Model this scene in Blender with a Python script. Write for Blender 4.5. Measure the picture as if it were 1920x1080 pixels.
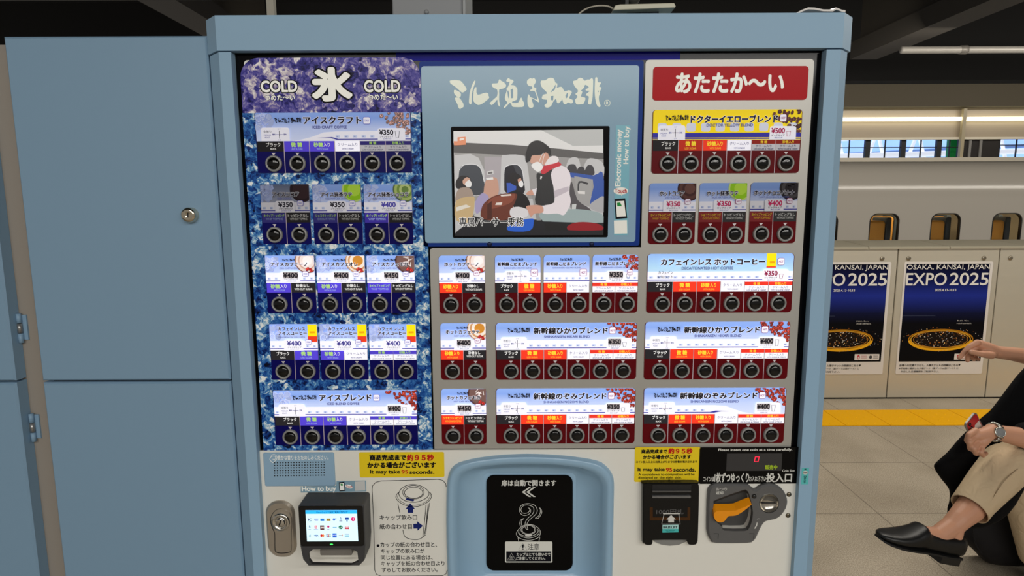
import bpy, bmesh, math, random
from mathutils import Vector, Matrix
from mathutils.geometry import tessellate_polygon

for o in list(bpy.data.objects):
    bpy.data.objects.remove(o)
SC = bpy.context.scene
COL = SC.collection
rnd = random.Random(7)

# ------------------------------------------------------------------ camera
FPX = 1150.0
CAM = Vector((0.0, -1.05, 1.5))
PITCH = math.atan(160.0 / FPX)
ROLL = 0.0045
FWD = Vector((0, math.cos(PITCH), -math.sin(PITCH)))
_R = Vector((1, 0, 0))
_U = Vector((0, math.sin(PITCH), math.cos(PITCH)))
RGT = math.cos(ROLL) * _R - math.sin(ROLL) * _U
UPV = math.cos(ROLL) * _U + math.sin(ROLL) * _R
cd = bpy.data.cameras.new('camera')
cd.sensor_width = 36.0
cd.lens = FPX / 1920.0 * 36.0
cd.clip_start = 0.02
cam = bpy.data.objects.new('camera', cd)
COL.objects.link(cam)
m3 = Matrix((RGT, UPV, -FWD)).transposed()
cam.matrix_world = Matrix.Translation(CAM) @ m3.to_4x4()
SC.camera = cam

# ------------------------------------------------------------------ world, lights, exposure
w = bpy.data.worlds.new('station_air')
SC.world = w
w.use_nodes = True
bg = w.node_tree.nodes['Background']
bg.inputs[0].default_value = (1.0, 0.93, 0.84, 1)
bg.inputs[1].default_value = 0.26
SC.view_settings.view_transform = 'Standard'
SC.view_settings.look = 'None'
SC.view_settings.exposure = 0.0
SC.view_settings.gamma = 1.0
SC.view_settings.use_curve_mapping = False


def lamp(name, loc, target, sx, sy, power, col=(1, 0.95, 0.87)):
    d = bpy.data.lights.new(name, 'AREA')
    d.shape = 'RECTANGLE'
    d.size, d.size_y = sx, sy
    d.energy = power
    d.color = col
    o = bpy.data.objects.new(name, d)
    COL.objects.link(o)
    o.location = loc
    o.rotation_euler = (Vector(target) - Vector(loc)).to_track_quat('-Z', 'Y').to_euler()
    return o


# rows of fluorescent tubes under the platform roof, running along the platform; one is added for the far wall
lamp('unseen_platform_light', (0.9, -3.0, 2.9), (0.7, -1.6, 0.0), 5.0, 0.16, 62, (1, .97, .92))
lamp('unseen_platform_light', (1.2, -5.6, 2.9), (1.0, -2.2, 0.8), 7.0, 0.16, 84, (1, .97, .92))
lamp('unseen_platform_light', (7.5, 12.0, 4.1), (7.5, 14.4, 3.3), 14.0, 0.16, 125, (1, .94, .84))  # unseen lamp added to brighten the far wall
lamp('unseen_platform_light', (3.4, 1.9, 2.95), (3.4, 2.1, 0.0), 6.0, 0.16, 95, (1, 0.94, 0.84))
lamp('unseen_platform_light', (6.0, 5.9, 3.2), (6.0, 8.5, 1.2), 18.0, 0.24, 165, (1, 0.93, 0.82))


# ------------------------------------------------------------------ pixel -> place
def ray(px, py):
    return FWD + ((px - 960) / FPX) * RGT - ((py - 540) / FPX) * UPV


def P(px, py, Y):
    d = ray(px, py)
    return CAM + d * ((Y - CAM.y) / d.y)


def P2(px, py, Y):
    p = P(px, py, Y)
    return (p.x, p.z)


def Q(px, py, t):
    return CAM + ray(px, py) * t


def FL(px, py, z=0.0):
    d = ray(px, py)
    return CAM + d * ((z - CAM.z) / d.z)


def RC(x0, y0, x1, y1, Y):
    a = P(x0, y0, Y)
    b = P(x1, y1, Y)
    return (a.x, b.z, b.x, a.z)


def crop(ox, oy, s, pts):
    return [(ox + x / s, oy + y / s) for x, y in pts]


# ------------------------------------------------------------------ materials
def lin(c):
    c /= 255.0
    return c / 12.92 if c <= 0.04045 else ((c + 0.055) / 1.055) ** 2.4


MATS = {}


def M(rgb, rough=0.5, metal=0.0, emit=0.0, name='paint', coat=0.0, spec=0.5, emit_rgb=None):
    if spec == 0.5 and ('print' in name or 'ink' in name or 'option' in name):
        spec = 0.12
    key = (tuple(rgb), rough, metal, round(emit, 3), name, coat, spec, emit_rgb)
    if key in MATS:
        return MATS[key]
    m = bpy.data.materials.new(name)
    m.use_nodes = True
    b = m.node_tree.nodes['Principled BSDF']
    c = tuple(lin(v) for v in rgb) + (1,)
    b.inputs['Base Color'].default_value = c
    b.inputs['Roughness'].default_value = rough
    b.inputs['Metallic'].default_value = metal
    b.inputs['Specular IOR Level'].default_value = spec
    if coat:
        b.inputs['Coat Weight'].default_value = coat
        b.inputs['Coat Roughness'].default_value = 0.06
    if emit:
        e = emit_rgb or rgb
        b.inputs['Emission Color'].default_value = tuple(lin(v) for v in e) + (1,)
        b.inputs['Emission Strength'].default_value = emit
    MATS[key] = m
    return m


def nodes(m):
    nt = m.node_tree
    return nt, nt.nodes, nt.links, nt.nodes['Principled BSDF']


def bump(m, scale=200.0, strength=0.1, dist=0.001):
    nt, N, L, b = nodes(m)
    tc = N.new('ShaderNodeTexCoord')
    n = N.new('ShaderNodeTexNoise')
    n.inputs['Scale'].default_value = scale
    n.inputs['Detail'].default_value = 4
    bp = N.new('ShaderNodeBump')
    bp.inputs['Strength'].default_value = strength
    bp.inputs['Distance'].default_value = dist
    L.new(tc.outputs['Object'], n.inputs['Vector'])
    L.new(n.outputs['Fac'], bp.inputs['Height'])
    L.new(bp.outputs['Normal'], b.inputs['Normal'])
    return m


def ramp(N, stops):
    r = N.new('ShaderNodeValToRGB')
    e = r.color_ramp.elements
    while len(e) < len(stops):
        e.new(0.5)
    for el, (p, c) in zip(e, stops):
        el.position = p
        el.color = tuple(lin(v) for v in c) + (1,)
    return r


def ice_mat(name, stops, emit, scale):
    """photo print of crushed ice: facetted lumps with bright cracks"""
    m = M((40, 80, 150), 0.35, 0, 0, name, spec=.15)
    nt, N, L, b = nodes(m)

    def math_(op, a, c=None, v=0.5):
        n = N.new('ShaderNodeMath')
        n.operation = op
        L.new(a, n.inputs[0])
        if c is not None:
            L.new(c, n.inputs[1])
        else:
            n.inputs[1].default_value = v
        return n.outputs[0]
    tc = N.new('ShaderNodeTexCoord')
    mp = N.new('ShaderNodeMapping')
    mp.inputs['Scale'].default_value = (scale, scale, scale)
    n1 = N.new('ShaderNodeTexNoise')
    n1.inputs['Scale'].default_value = 2.2
    n1.inputs['Detail'].default_value = 4
    ad = N.new('ShaderNodeMixRGB')
    ad.blend_type = 'LINEAR_LIGHT'
    ad.inputs[0].default_value = 0.28
    v = N.new('ShaderNodeTexVoronoi')
    v.feature = 'DISTANCE_TO_EDGE'
    v.inputs['Scale'].default_value = 1.0
    v2 = N.new('ShaderNodeTexVoronoi')
    v2.inputs['Scale'].default_value = 2.6
    n2 = N.new('ShaderNodeTexNoise')
    n2.inputs['Scale'].default_value = 2.4
    n2.inputs['Detail'].default_value = 7
    n2.inputs['Roughness'].default_value = 0.66
    n2.inputs['Distortion'].default_value = 1.1
    L.new(tc.outputs['Object'], mp.inputs['Vector'])
    L.new(mp.outputs[0], n1.inputs['Vector'])
    L.new(mp.outputs[0], ad.inputs[1])
    L.new(n1.outputs['Color'], ad.inputs[2])
    for q in (v, v2, n2):
        L.new(ad.outputs[0], q.inputs['Vector'])
    sp = N.new('ShaderNodeSeparateColor')
    L.new(v2.outputs['Color'], sp.inputs[0])
    big = math_('MULTIPLY', n2.outputs['Fac'], None, 1.15)
    facet = math_('MULTIPLY', sp.outputs[0], None, 0.30)
    edge = math_('SUBTRACT', v.outputs['Distance'], None, 0.12)
    edge = math_('MULTIPLY', math_('ABSOLUTE', edge), None, -0.55)
    f = math_('ADD', math_('ADD', big, facet), edge)
    f = math_('SUBTRACT', f, None, 0.14)
    r = ramp(N, stops)
    L.new(f, r.inputs['Fac'])
    L.new(r.outputs['Color'], b.inputs['Base Color'])
    if emit:
        L.new(r.outputs['Color'], b.inputs['Emission Color'])
        b.inputs['Emission Strength'].default_value = emit
    return m


def grad_mat(name, stops, rough=0.4, emit=0.0, axis=2):
    """print with a vertical colour fade (Generated coordinates of its own mesh)"""
    m = M(stops[0][1], rough, 0, 0, name + str(stops) + str(emit), spec=.03 if 'backlit' in name else .12)
    m.name = name
    nt, N, L, b = nodes(m)
    if N.get('fade'):
        return m
    tc = N.new('ShaderNodeTexCoord')
    sp = N.new('ShaderNodeSeparateXYZ')
    r = ramp(N, stops)
    r.name = 'fade'
    L.new(tc.outputs['Generated'], sp.inputs[0])
    L.new(sp.outputs[axis], r.inputs['Fac'])
    L.new(r.outputs['Color'], b.inputs['Base Color'])
    if emit:
        L.new(r.outputs['Color'], b.inputs['Emission Color'])
        b.inputs['Emission Strength'].default_value = emit
    return m


def brushed(name, rgb, rough=0.35, metal=0.9, scale=(3, 3, 300), amt=0.25):
    m = M(rgb, rough, metal, 0, name)
    nt, N, L, b = nodes(m)
    tc = N.new('ShaderNodeTexCoord')
    mp = N.new('ShaderNodeMapping')
    mp.inputs['Scale'].default_value = scale
    n = N.new('ShaderNodeTexNoise')
    n.inputs['Scale'].default_value = 1.0
    n.inputs['Detail'].default_value = 3
    mr = N.new('ShaderNodeMapRange')
    mr.inputs['To Min'].default_value = rough - amt * 0.5
    mr.inputs['To Max'].default_value = rough + amt * 0.5
    L.new(tc.outputs['Object'], mp.inputs['Vector'])
    L.new(mp.outputs[0], n.inputs['Vector'])
    L.new(n.outputs['Fac'], mr.inputs['Value'])
    L.new(mr.outputs[0], b.inputs['Roughness'])
    return m


# ------------------------------------------------------------------ mesh builder
WORLD_AT = {}


def thing(name, label, cat, loc=(0, 0, 0), group=None):
    o = bpy.data.objects.new(name, None)
    COL.objects.link(o)
    o.location = loc
    o.empty_display_size = 0.05
    WORLD_AT[o.name] = Vector(loc)
    tag(o, label, cat, group)
    return o


def tag(o, label=None, cat=None, group=None, kind=None):
    if label:
        o['label'] = label
    if cat:
        o['category'] = cat
    if group:
        o['group'] = group
    if kind:
        o['kind'] = kind
    return o


class MB:
    def __init__(s):
        s.v = []
        s.f = []
        s.m = []

    def _mi(s, mat):
        if mat not in s.m:
            s.m.append(mat)
        return s.m.index(mat)

    def add(s, vs, fs, mat, smooth=False):
        k = len(s.v)
        s.v += [tuple(v) for v in vs]
        i = s._mi(mat)
        for f in fs:
            s.f.append((tuple(k + q for q in f), i, smooth))

    def box(s, x0, x1, y0, y1, z0, z1, mat):
        vs = [(x0, y0, z0), (x1, y0, z0), (x1, y1, z0), (x0, y1, z0), (x0, y0, z1), (x1, y0, z1), (x1, y1, z1), (x0, y1, z1)]
        s.add(vs, [(0, 1, 5, 4), (1, 2, 6, 5), (2, 3, 7, 6), (3, 0, 4, 7), (4, 5, 6, 7), (3, 2, 1, 0)], mat)

    def flat(s, pts, y, mat):
        """flat print: polygon of (x,z) points at depth y, facing -y"""
        n = len(pts)
        tri = tessellate_polygon([[Vector((p[0], p[1], 0)) for p in pts]]) if n > 4 else [tuple(range(n))]
        s.add([(p[0], y, p[1]) for p in pts], tri, mat)

    def rect(s, r, y, mat):
        s.flat([(r[0], r[1]), (r[2], r[1]), (r[2], r[3]), (r[0], r[3])], y, mat)

    def plate(s, pts, yf, yb, mat, holes=(), bev=0.0, side=None):
        """solid plate: outline of (x,z), front at yf, back at yb"""
        loops = [list(pts)] + [list(h) for h in holes]
        allp = [p for l in loops for p in l]
        n = len(allp)
        fl_ = [inset(pts, bev) if bev else list(pts)] + loops[1:]
        front = [p for l in fl_ for p in l]
        tri = tessellate_polygon([[Vector((p[0], p[1], 0)) for p in l] for l in fl_])
        vs = [(p[0], yf, p[1]) for p in front] + [(p[0], yb, p[1]) for p in allp]
        s.add(vs, [tuple(t) for t in tri], mat)
        s.add(vs, [tuple(q + n for q in t) for t in tri], mat)
        k = 0
        for li, l in enumerate(loops):
            c = len(l)
            fs = []
            if bev and li == 0:
                mid = [(p[0], yf + bev, p[1]) for p in l]
                vv = [vs[k + i] for i in range(c)] + mid + [vs[n + k + i] for i in range(c)]
                fs = [(i, (i + 1) % c, c + (i + 1) % c, c + i) for i in range(c)]
                fs += [(c + i, c + (i + 1) % c, 2 * c + (i + 1) % c, 2 * c + i) for i in range(c)]
                s.add(vv, fs, side or mat)
            else:
                vv = [vs[k + i] for i in range(c)] + [vs[n + k + i] for i in range(c)]
                s.add(vv, [(i, (i + 1) % c, c + (i + 1) % c, c + i) for i in range(c)], side or mat)
            k += c

    def loft(s, loops, mat, smooth=True, close=True, cap=False):
        n = len(loops[0])
        vs = [p for l in loops for p in l]
        fs = []
        for a in range(len(loops) - 1):
            for i in range(n if close else n - 1):
                j = (i + 1) % n
                fs.append((a * n + i, a * n + j, (a + 1) * n + j, (a + 1) * n + i))
        if cap:
            fs.append(tuple(range(n)))
            fs.append(tuple((len(loops) - 1) * n + i for i in range(n)))
        s.add(vs, fs, mat, smooth)

    def lathe(s, c, prof, mat, n=28, axis=(0, -1, 0), smooth=True):
        """prof: list of (radius, height along axis)"""
        ax = Vector(axis).normalized()
        u = ax.orthogonal().normalized()
        v = ax.cross(u)
        c = Vector(c)
        loops = []
        for r, h in prof:
            r = max(r, 1e-5)
            loops.append([c + ax * h + (u * math.cos(2 * math.pi * i / n) + v * math.sin(2 * math.pi * i / n)) * r for i in range(n)])
        s.loft(loops, mat, smooth)

    def tube(s, pts, rad, mat, n=10, caps=True):
        pts = [Vector(p) for p in pts]
        rs = rad if isinstance(rad, (list, tuple)) else [rad] * len(pts)
        loops = []
        up = None
        for i, p in enumerate(pts):
            d = (pts[min(i + 1, len(pts) - 1)] - pts[max(i - 1, 0)]).normalized()
            if up is None:
                up = d.orthogonal().normalized()
            up = (up - d * up.dot(d)).normalized()
            w_ = d.cross(up)
            loops.append([p + (up * math.cos(2 * math.pi * k / n) + w_ * math.sin(2 * math.pi * k / n)) * rs[i] for k in range(n)])
        s.loft(loops, mat, True, True, caps)

    def capsule(s, a, b, ra, rb, mat, n=14):
        a, b = Vector(a), Vector(b)
        d = b - a
        L = d.length
        d = d.normalized() if L > 1e-6 else Vector((0, 0, 1))
        pts, rs = [], []
        for k in range(6):
            t = math.pi / 2 * (1 - k / 5)
            pts.append(a - d * ra * math.sin(t))
            rs.append(max(ra * math.cos(t), 1e-4))
        for k in range(6):
            t = math.pi / 2 * k / 5
            pts.append(b + d * rb * math.sin(t))
            rs.append(max(rb * math.cos(t), 1e-4))
        up = d.orthogonal().normalized()
        w_ = d.cross(up)
        s.loft([[p + (up * math.cos(2 * math.pi * k / n) + w_ * math.sin(2 * math.pi * k / n)) * r for k in range(n)] for p, r in zip(pts, rs)], mat, True, True, True)

    def stroke(s, pts, wd, y, mat, closed=False):
        """flat printed line of width wd through (x,z) points"""
        n = len(pts)
        vs = []
        for i in range(n):
            a = pts[(i - 1) % n] if closed or i > 0 else pts[i]
            b = pts[(i + 1) % n] if closed or i < n - 1 else pts[i]
            dx, dz = b[0] - a[0], b[1] - a[1]
            l = math.hypot(dx, dz) or 1
            nx, nz = -dz / l * wd / 2, dx / l * wd / 2
            vs += [(pts[i][0] + nx, y, pts[i][1] + nz), (pts[i][0] - nx, y, pts[i][1] - nz)]
        fs = [(2 * i, 2 * i + 1, 2 * ((i + 1) % n) + 1, 2 * ((i + 1) % n)) for i in range(n if closed else n - 1)]
        s.add(vs, fs, mat)

    def build(s, name, parent=None, label=None, origin=None):
        xs = list(zip(*s.v))
        c = Vector([(min(x) + max(x)) / 2 for x in xs]) if origin is None else Vector(origin)
        me = bpy.data.meshes.new(name)
        me.from_pydata([Vector(v) - c for v in s.v], [], [f[0] for f in s.f])
        for m in s.m:
            me.materials.append(m)
        me.polygons.foreach_set('material_index', [f[1] for f in s.f])
        me.polygons.foreach_set('use_smooth', [f[2] for f in s.f])
        me.update()
        bm = bmesh.new()
        bm.from_mesh(me)
        bmesh.ops.recalc_face_normals(bm, faces=bm.faces)
        bm.to_mesh(me)
        bm.free()
        o = bpy.data.objects.new(name, me)
        COL.objects.link(o)
        WORLD_AT[o.name] = c
        if parent:
            o.parent = parent
            o.location = c - WORLD_AT[parent.name]
        else:
            o.location = c
        if label:
            o['label'] = label
        return o


def inset(pts, d):
    n = len(pts)
    area = sum(pts[i][0] * pts[(i + 1) % n][1] - pts[(i + 1) % n][0] * pts[i][1] for i in range(n))
    sg = 1 if area > 0 else -1
    out = []
    for i in range(n):
        a, b, c = pts[i - 1], pts[i], pts[(i + 1) % n]
        d1 = Vector((b[0] - a[0], b[1] - a[1]))
        d2 = Vector((c[0] - b[0], c[1] - b[1]))
        d1 = d1.normalized() if d1.length > 1e-9 else d2.normalized()
        d2 = d2.normalized() if d2.length > 1e-9 else d1
        n1 = Vector((-d1.y, d1.x)) * sg
        n2 = Vector((-d2.y, d2.x)) * sg
        nn = n1 + n2
        nn = nn / max(nn.length_squared, 0.4) * 2
        out.append((b[0] + nn.x * d, b[1] + nn.y * d))
    return out


def rr(r, rad, n=6, corners=(1, 1, 1, 1)):
    """rounded rectangle outline from (x0,z0,x1,z1); corners bl, br, tr, tl"""
    x0, z0, x1, z1 = r
    out = []
    for k, (cx, cz, a0) in enumerate(((x0, z0, 180), (x1, z0, 270), (x1, z1, 0), (x0, z1, 90))):
        q = rad * corners[k]
        if q <= 0:
            out.append((cx, cz))
            continue
        ox = cx + q if cx == x0 else cx - q
        oz = cz + q if cz == z0 else cz - q
        for i in range(n + 1):
            a = math.radians(a0 + 90 * i / n)
            out.append((ox + q * math.cos(a), oz + q * math.sin(a)))
    return out


def ell(cx, cz, a, b, n=24, a0=0.0, a1=2 * math.pi, rot=0.0):
    full = abs(a1 - a0 - 2 * math.pi) < 1e-6
    out = []
    for i in range(n if full else n + 1):
        t = a0 + (a1 - a0) * i / n
        x, z = a * math.cos(t), b * math.sin(t)
        out.append((cx + x * math.cos(rot) - z * math.sin(rot), cz + x * math.sin(rot) + z * math.cos(rot)))
    return out


def smoothline(pts, k=6, closed=False):
    """Catmull-Rom through points"""
    n = len(pts)
    out = []
    for i in range(n if closed else n - 1):
        g = lambda j: pts[j % n] if closed else pts[max(0, min(n - 1, j))]
        p0, p1, p2, p3 = g(i - 1), g(i), g(i + 1), g(i + 2)
        for q in range(k):
            t = q / k
            out.append(tuple(0.5 * (2 * b + (c - a) * t + (2 * a - 5 * b + 4 * c - d) * t * t + (3 * b - a - 3 * c + d) * t ** 3)
                             for a, b, c, d in zip(p0, p1, p2, p3)))
    if not closed:
        out.append(tuple(pts[-1]))
    return out


# ------------------------------------------------------------------ lettering
TXT = {}


def glyphs(s_, off):
    key = (s_, off)
    if key not in TXT:
        cu = bpy.data.curves.new('lettering', 'FONT')
        cu.body = s_
        cu.resolution_u = 4
        cu.offset = off
        o = bpy.data.objects.new('lettering', cu)
        COL.objects.link(o)
        dg = bpy.context.evaluated_depsgraph_get()
        me = bpy.data.meshes.new_from_object(o.evaluated_get(dg), depsgraph=dg)
        vs = [(v.co.x, v.co.y) for v in me.vertices]
        fs = [tuple(p.vertices) for p in me.polygons]
        bpy.data.objects.remove(o)
        bpy.data.curves.remove(cu)
        bpy.data.meshes.remove(me)
        TXT[key] = (vs, fs)
    return TXT[key]


def T(mb, s_, r, y, mat, off=0.0, keep=False, grow=0.0, align=0.5, vert=False):
    """lettering fitted into world rect r=(x0,z0,x1,z1); grow: halo of that many metres via a fatter glyph"""
    vs0, fs0 = glyphs(s_, 0.0)
    if not vs0:
        return
    bx = vs0
    if off > 0.004:   # heavier weight: the same glyphs repeated round a small circle
        k = 6 if off < 0.045 else 12
        ds = [(0, 0)] + [(off * math.cos(6.2832 * i / k), off * math.sin(6.2832 * i / k)) for i in range(k)]
    else:
        ds = [(0, 0)]
    vs = [(v[0] + d[0], v[1] + d[1]) for d in ds for v in vs0]
    fs = [tuple(q + i * len(vs0) for q in f) for i in range(len(ds)) for f in fs0]
    a0, a1 = min(v[0] for v in bx), max(v[0] for v in bx)
    b0, b1 = min(v[1] for v in bx), max(v[1] for v in bx)
    W, H = r[2] - r[0], r[3] - r[1]
    if vert:   # reads upwards
        sx, sz = H / (a1 - a0), W / (b1 - b0)
        nv = len(vs0)
        mb.add([(r[2] - (v[1] - b0) * sz, y - (i // nv) * 6e-6, r[1] + (v[0] - a0) * sx) for i, v in enumerate(vs)], fs, mat)
        return
    sx, sz = W / (a1 - a0), H / (b1 - b0)
    x0, z0 = r[0], r[1]
    if keep:
        q = min(sx, sz)
        x0 += (W - q * (a1 - a0)) * align
        z0 += (H - q * (b1 - b0)) * 0.5
        sx = sz = q
    nv = len(vs0)
    mb.add([(x0 + (v[0] - a0) * sx, y - (i // nv) * 6e-6, z0 + (v[1] - b0) * sz) for i, v in enumerate(vs)], fs, mat)


def TP(mb, s_, x0, y0, x1, y1, Y, mat, off=0.0, **k):
    T(mb, s_, RC(x0, y0, x1, y1, Y), Y, mat, off, **k)


# ------------------------------------------------------------------ colours
BLUE = M((145, 178, 204), 0.45, 0, 0, 'pale_blue_paint', spec=.25)
CABBLUE = M((126, 153, 174), 0.42, 0, 0, 'cabinet_blue_paint')
WHITEP = M((232, 231, 223), 0.34, 0, 0, 'white_enamel')
BLACKG = M((5, 5, 7), 0.12, 0, 0, 'black_gloss', spec=.2)
BLACKM = M((16, 16, 18), 0.55, 0, 0, 'black_plastic')
INK = M((14, 14, 22), 0.5, 0, 0, 'black_ink')
NAVYI = M((24, 36, 100), 0.5, 0, 0, 'navy_ink')
WINK = M((235, 235, 228), 0.5, 0, 0.12, 'white_ink')
STEEL = brushed('brushed_steel', (190, 184, 172), 0.34, 0.9, (300, 3, 6), 0.2)
CHROME = M((225, 222, 215), 0.12, 1.0, 0, 'chrome')
DGREY = M((62, 62, 64), 0.5, 0, 0, 'dark_grey_plastic')
MGREY = M((92, 92, 92), 0.45, 0, 0, 'grey_plastic')
YB, YS, YC, YW = 0.016, 0.0145, 0.013, 0.012
EPS = 0.00025

# ------------------------------------------------------------------ vending machine : shell
VM = thing('vending_machine', 'pale blue hot and iced coffee vending machine with rows of round black buttons', 'vending machine', (0.02, 0.35, 0.0))
xa, xb = P(410, 100, 0).x, P(432.5, 95, 0).x
xc, xd = P(1550, 95, 0).x, P(1577, 95, 0).x
ztop, zband = P(960, 27, 0).z, P(960, 93, 0).z
zlow = P(960, 843.5, YW).z
CH = 0.028


def prism_xy(mb, pts, z0, z1, mat):
    n = len(pts)
    vs = [(p[0], p[1], z0) for p in pts] + [(p[0], p[1], z1) for p in pts]
    mb.add(vs, [(i, (i + 1) % n, n + (i + 1) % n, n + i) for i in range(n)] + [tuple(range(n)), tuple(range(n, 2 * n))], mat)


b = MB()
b.box(xa - CH + 0.004, xd + CH - 0.004, 0.070, 0.72, 0.06, ztop - 0.012, BLUE)
for fx in (xa + 0.05, xd - 0.05):
    for fy in (0.12, 0.66):
        b.lathe((fx, fy, 0.0), [(0.03, 0), (0.03, 0.012), (0.014, 0.016), (0.014, 0.062)], DGREY, 14, (0, 0, 1))
b.build('cabinet_body', VM)
b = MB()
xl, xr = xa - 0.0015, xd + 0.001
prism_xy(b, [(xl, -0.002), (xr, -0.002), (xr + CH, CH - 0.002), (xr + CH, 0.072), (xl - CH, 0.072), (xl - CH, CH - 0.002)], zband, ztop, BLUE)
b.build('top_band', VM)
for side in (0, 1):
    b = MB()
    if side == 0:
        pl = [(xa, 0), (xb, 0), (xb, 0.058), (xa - CH, 0.058), (xa - CH, CH)]
    else:
        pl = [(xd, 0), (xc, 0), (xc, 0.058), (xd + CH - 0.006, 0.058), (xd + CH - 0.006, CH - 0.006)]
    prism_xy(b, pl, 0.07, zband - 0.002, BLUE)
    b.build('side_post', VM)
b = MB()
b.box(xb, xc, YB, 0.058, zlow - 0.01, zband, M((3, 3, 5), 0.12, 0, 0, 'display_black', spec=.12))
b.build('display_board', VM, 'glossy black display board')
b = MB()
blueleak = grad_mat('backlit_blue_print', [(0.0, (10, 10, 110)), (1.0, (2, 2, 30))], 0.15, 0.35)  # backlight leaking at the panel edge, painted as a glowing fade
r = RC(742, 96, 1275, 112, YB - 0.0004)
b.rect(r, YB - 0.0004, blueleak)
b.build('blue_light_leak', VM)

# ------------------------------------------------------------------ sticker panels on the board
ice = ice_mat('crushed_ice_print', [(0.27, (4, 8, 34)), (0.38, (12, 42, 112)), (0.50, (32, 90, 170)), (0.60, (72, 134, 196)), (0.68, (160, 200, 224)), (0.77, (250, 252, 252))], 0.0, 34)
icev = ice_mat('violet_ice_print', [(0.28, (10, 8, 50)), (0.41, (48, 44, 130)), (0.53, (86, 80, 166)), (0.62, (132, 122, 182)), (0.71, (206, 194, 208)), (0.81, (250, 246, 244))], 0.0, 30)  # violet cast of the backlight is put into these ice colours
b = MB()
x0, x1 = P(460, 300, YS).x, P(799, 300, YS).x
za, zb_ = P(640, 211, YS).z, zlow - 0.001
b.plate([(x0, zb_), (x1, zb_), (x1, za), (x0, za)], YS, YB, ice)
b.build('ice_sheet', VM, 'blue crushed ice sheet behind the cold cards')
b = MB()
r = RC(457, 113, 778, 206, YS + 0.0006)
b.plate(rr(r, 0.006), YS + 0.0006, YB, WHITEP)
b.build('backing_sheet', VM)
b = MB()
r = (P(452, 160, YS).x, za - 0.0002, P(790, 211, YS).x, P(615, 108, YS).z)
b.plate(rr(r, 0.032, 8, (0, 0, 1, 1)), YS - 0.0004, YB, icev)
ICEH = b.build('cold_header', VM, 'ice header sheet, backlight violet in its print, reading COLD and the ice character')
b = MB()
YT = YS - 0.0007
BW = M((240, 240, 232), 0.5, 0, 0.18, 'white_print')
for tx, bx in (('COLD', (489, 152, 557, 172)), ('COLD', (683, 151, 750, 172))):
    TP(b, tx, *bx, YT, INK, 0.105)
    TP(b, tx, *bx, YT - EPS, BW, 0.034)
for bx in ((496, 178, 553, 188), (690, 177, 746, 187)):
    TP(b, 'つめた〜い', *bx, YT, INK, 0.07)
    TP(b, 'つめた〜い', *bx, YT - EPS, BW, 0.028)
TP(b, '氷', 586, 129, 658, 187, YT, INK, 0.10)
TP(b, '氷', 586, 129, 658, 187, YT - EPS, BW, 0.052)
b.build('lettering', ICEH)

# hot panel : grey beige sheet, L shaped round the video unit
HOTP = bump(M((178, 176, 170), 0.42, 0.45, 0, 'warm_silver_sheet'), 900, 0.05)
b = MB()
xl0, xr0 = P(810, 640, YS).x, P(1527, 112, YS).x
zt2, zt1 = P(960, 464.5, YS).z, P(1368, 111.5, YS).z
xm = P(1210.5, 112, YS).x
zb2 = zlow + 0.0015
pl = [(xl0, zb2), (xr0, zb2)] + [(xr0 - 0.006 + 0.006 * math.cos(a), zt1 - 0.006 + 0.006 * math.sin(a)) for a in (0, .5, 1.05, 1.57)] + \
     [(xm + 0.006 - 0.006 * math.sin(a), zt1 - 0.006 + 0.006 * math.cos(a)) for a in (0, .5, 1.05, 1.57)] + [(xm, zt2), (xl0 + 0.005, zt2), (xl0 + 0.0015, zt2 - 0.0015), (xl0, zt2 - 0.005)]
b.plate(pl, YS, YB, HOTP)
b.build('hot_panel', VM, 'warm grey sheet behind the hot cards')
b = MB()
r = RC(1225, 125, 1513, 187, YS - 0.001)
b.plate(rr(r, 0.006), YS - 0.001, YS, M((174, 12, 24), 0.28, 0, 0.06, 'red_plate', spec=.1))
HOTH = b.build('hot_header', VM, 'red header plate with white hot lettering')
b = MB()
TP(b, 'あたたか〜い', 1268, 138, 1468, 173, YS - 0.0013, BW, 0.042)
b.build('lettering', HOTH)

# ------------------------------------------------------------------ video unit
DBLUE = M((30, 58, 134), 0.3, 0, 0.04, 'deep_blue', spec=.08)
b = MB()
r = (P(786, 130, YS).x, P(1000, 461.5, YS).z, xm - 0.003, P(1000, 114, YS).z)
b.plate(rr(r, 0.004), YS, YB, DBLUE)
VU = b.build('video_unit', VM, 'blue bordered panel with the brush logo and video screen')
b = MB()
r = (P(789.5, 124, YS).x, P(1000, 454.5, YS).z, P(1198.5, 124, YS).x, P(1000, 123.5, YS).z)
b.plate(rr(r, 0.005), YS - 0.001, YS, M((142, 176, 200), 0.2, 0, 0, 'pale_blue_acrylic', spec=.35))
b.build('face_panel', VU)
for px, py in ((918, 458), (1109.5, 457.5)):
    b = MB()
    p = P(px, py, YS)
    b.lathe((p.x, YS, p.z), [(0.0042, 0), (0.004, 0.0012), (0.0015, 0.0016), (0, 0.0014)], M((20, 30, 70), 0.3, 0.5, 0, 'screw'), 14)
    b.build('screw_head', VU)
YL = YS - 0.0013
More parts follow.
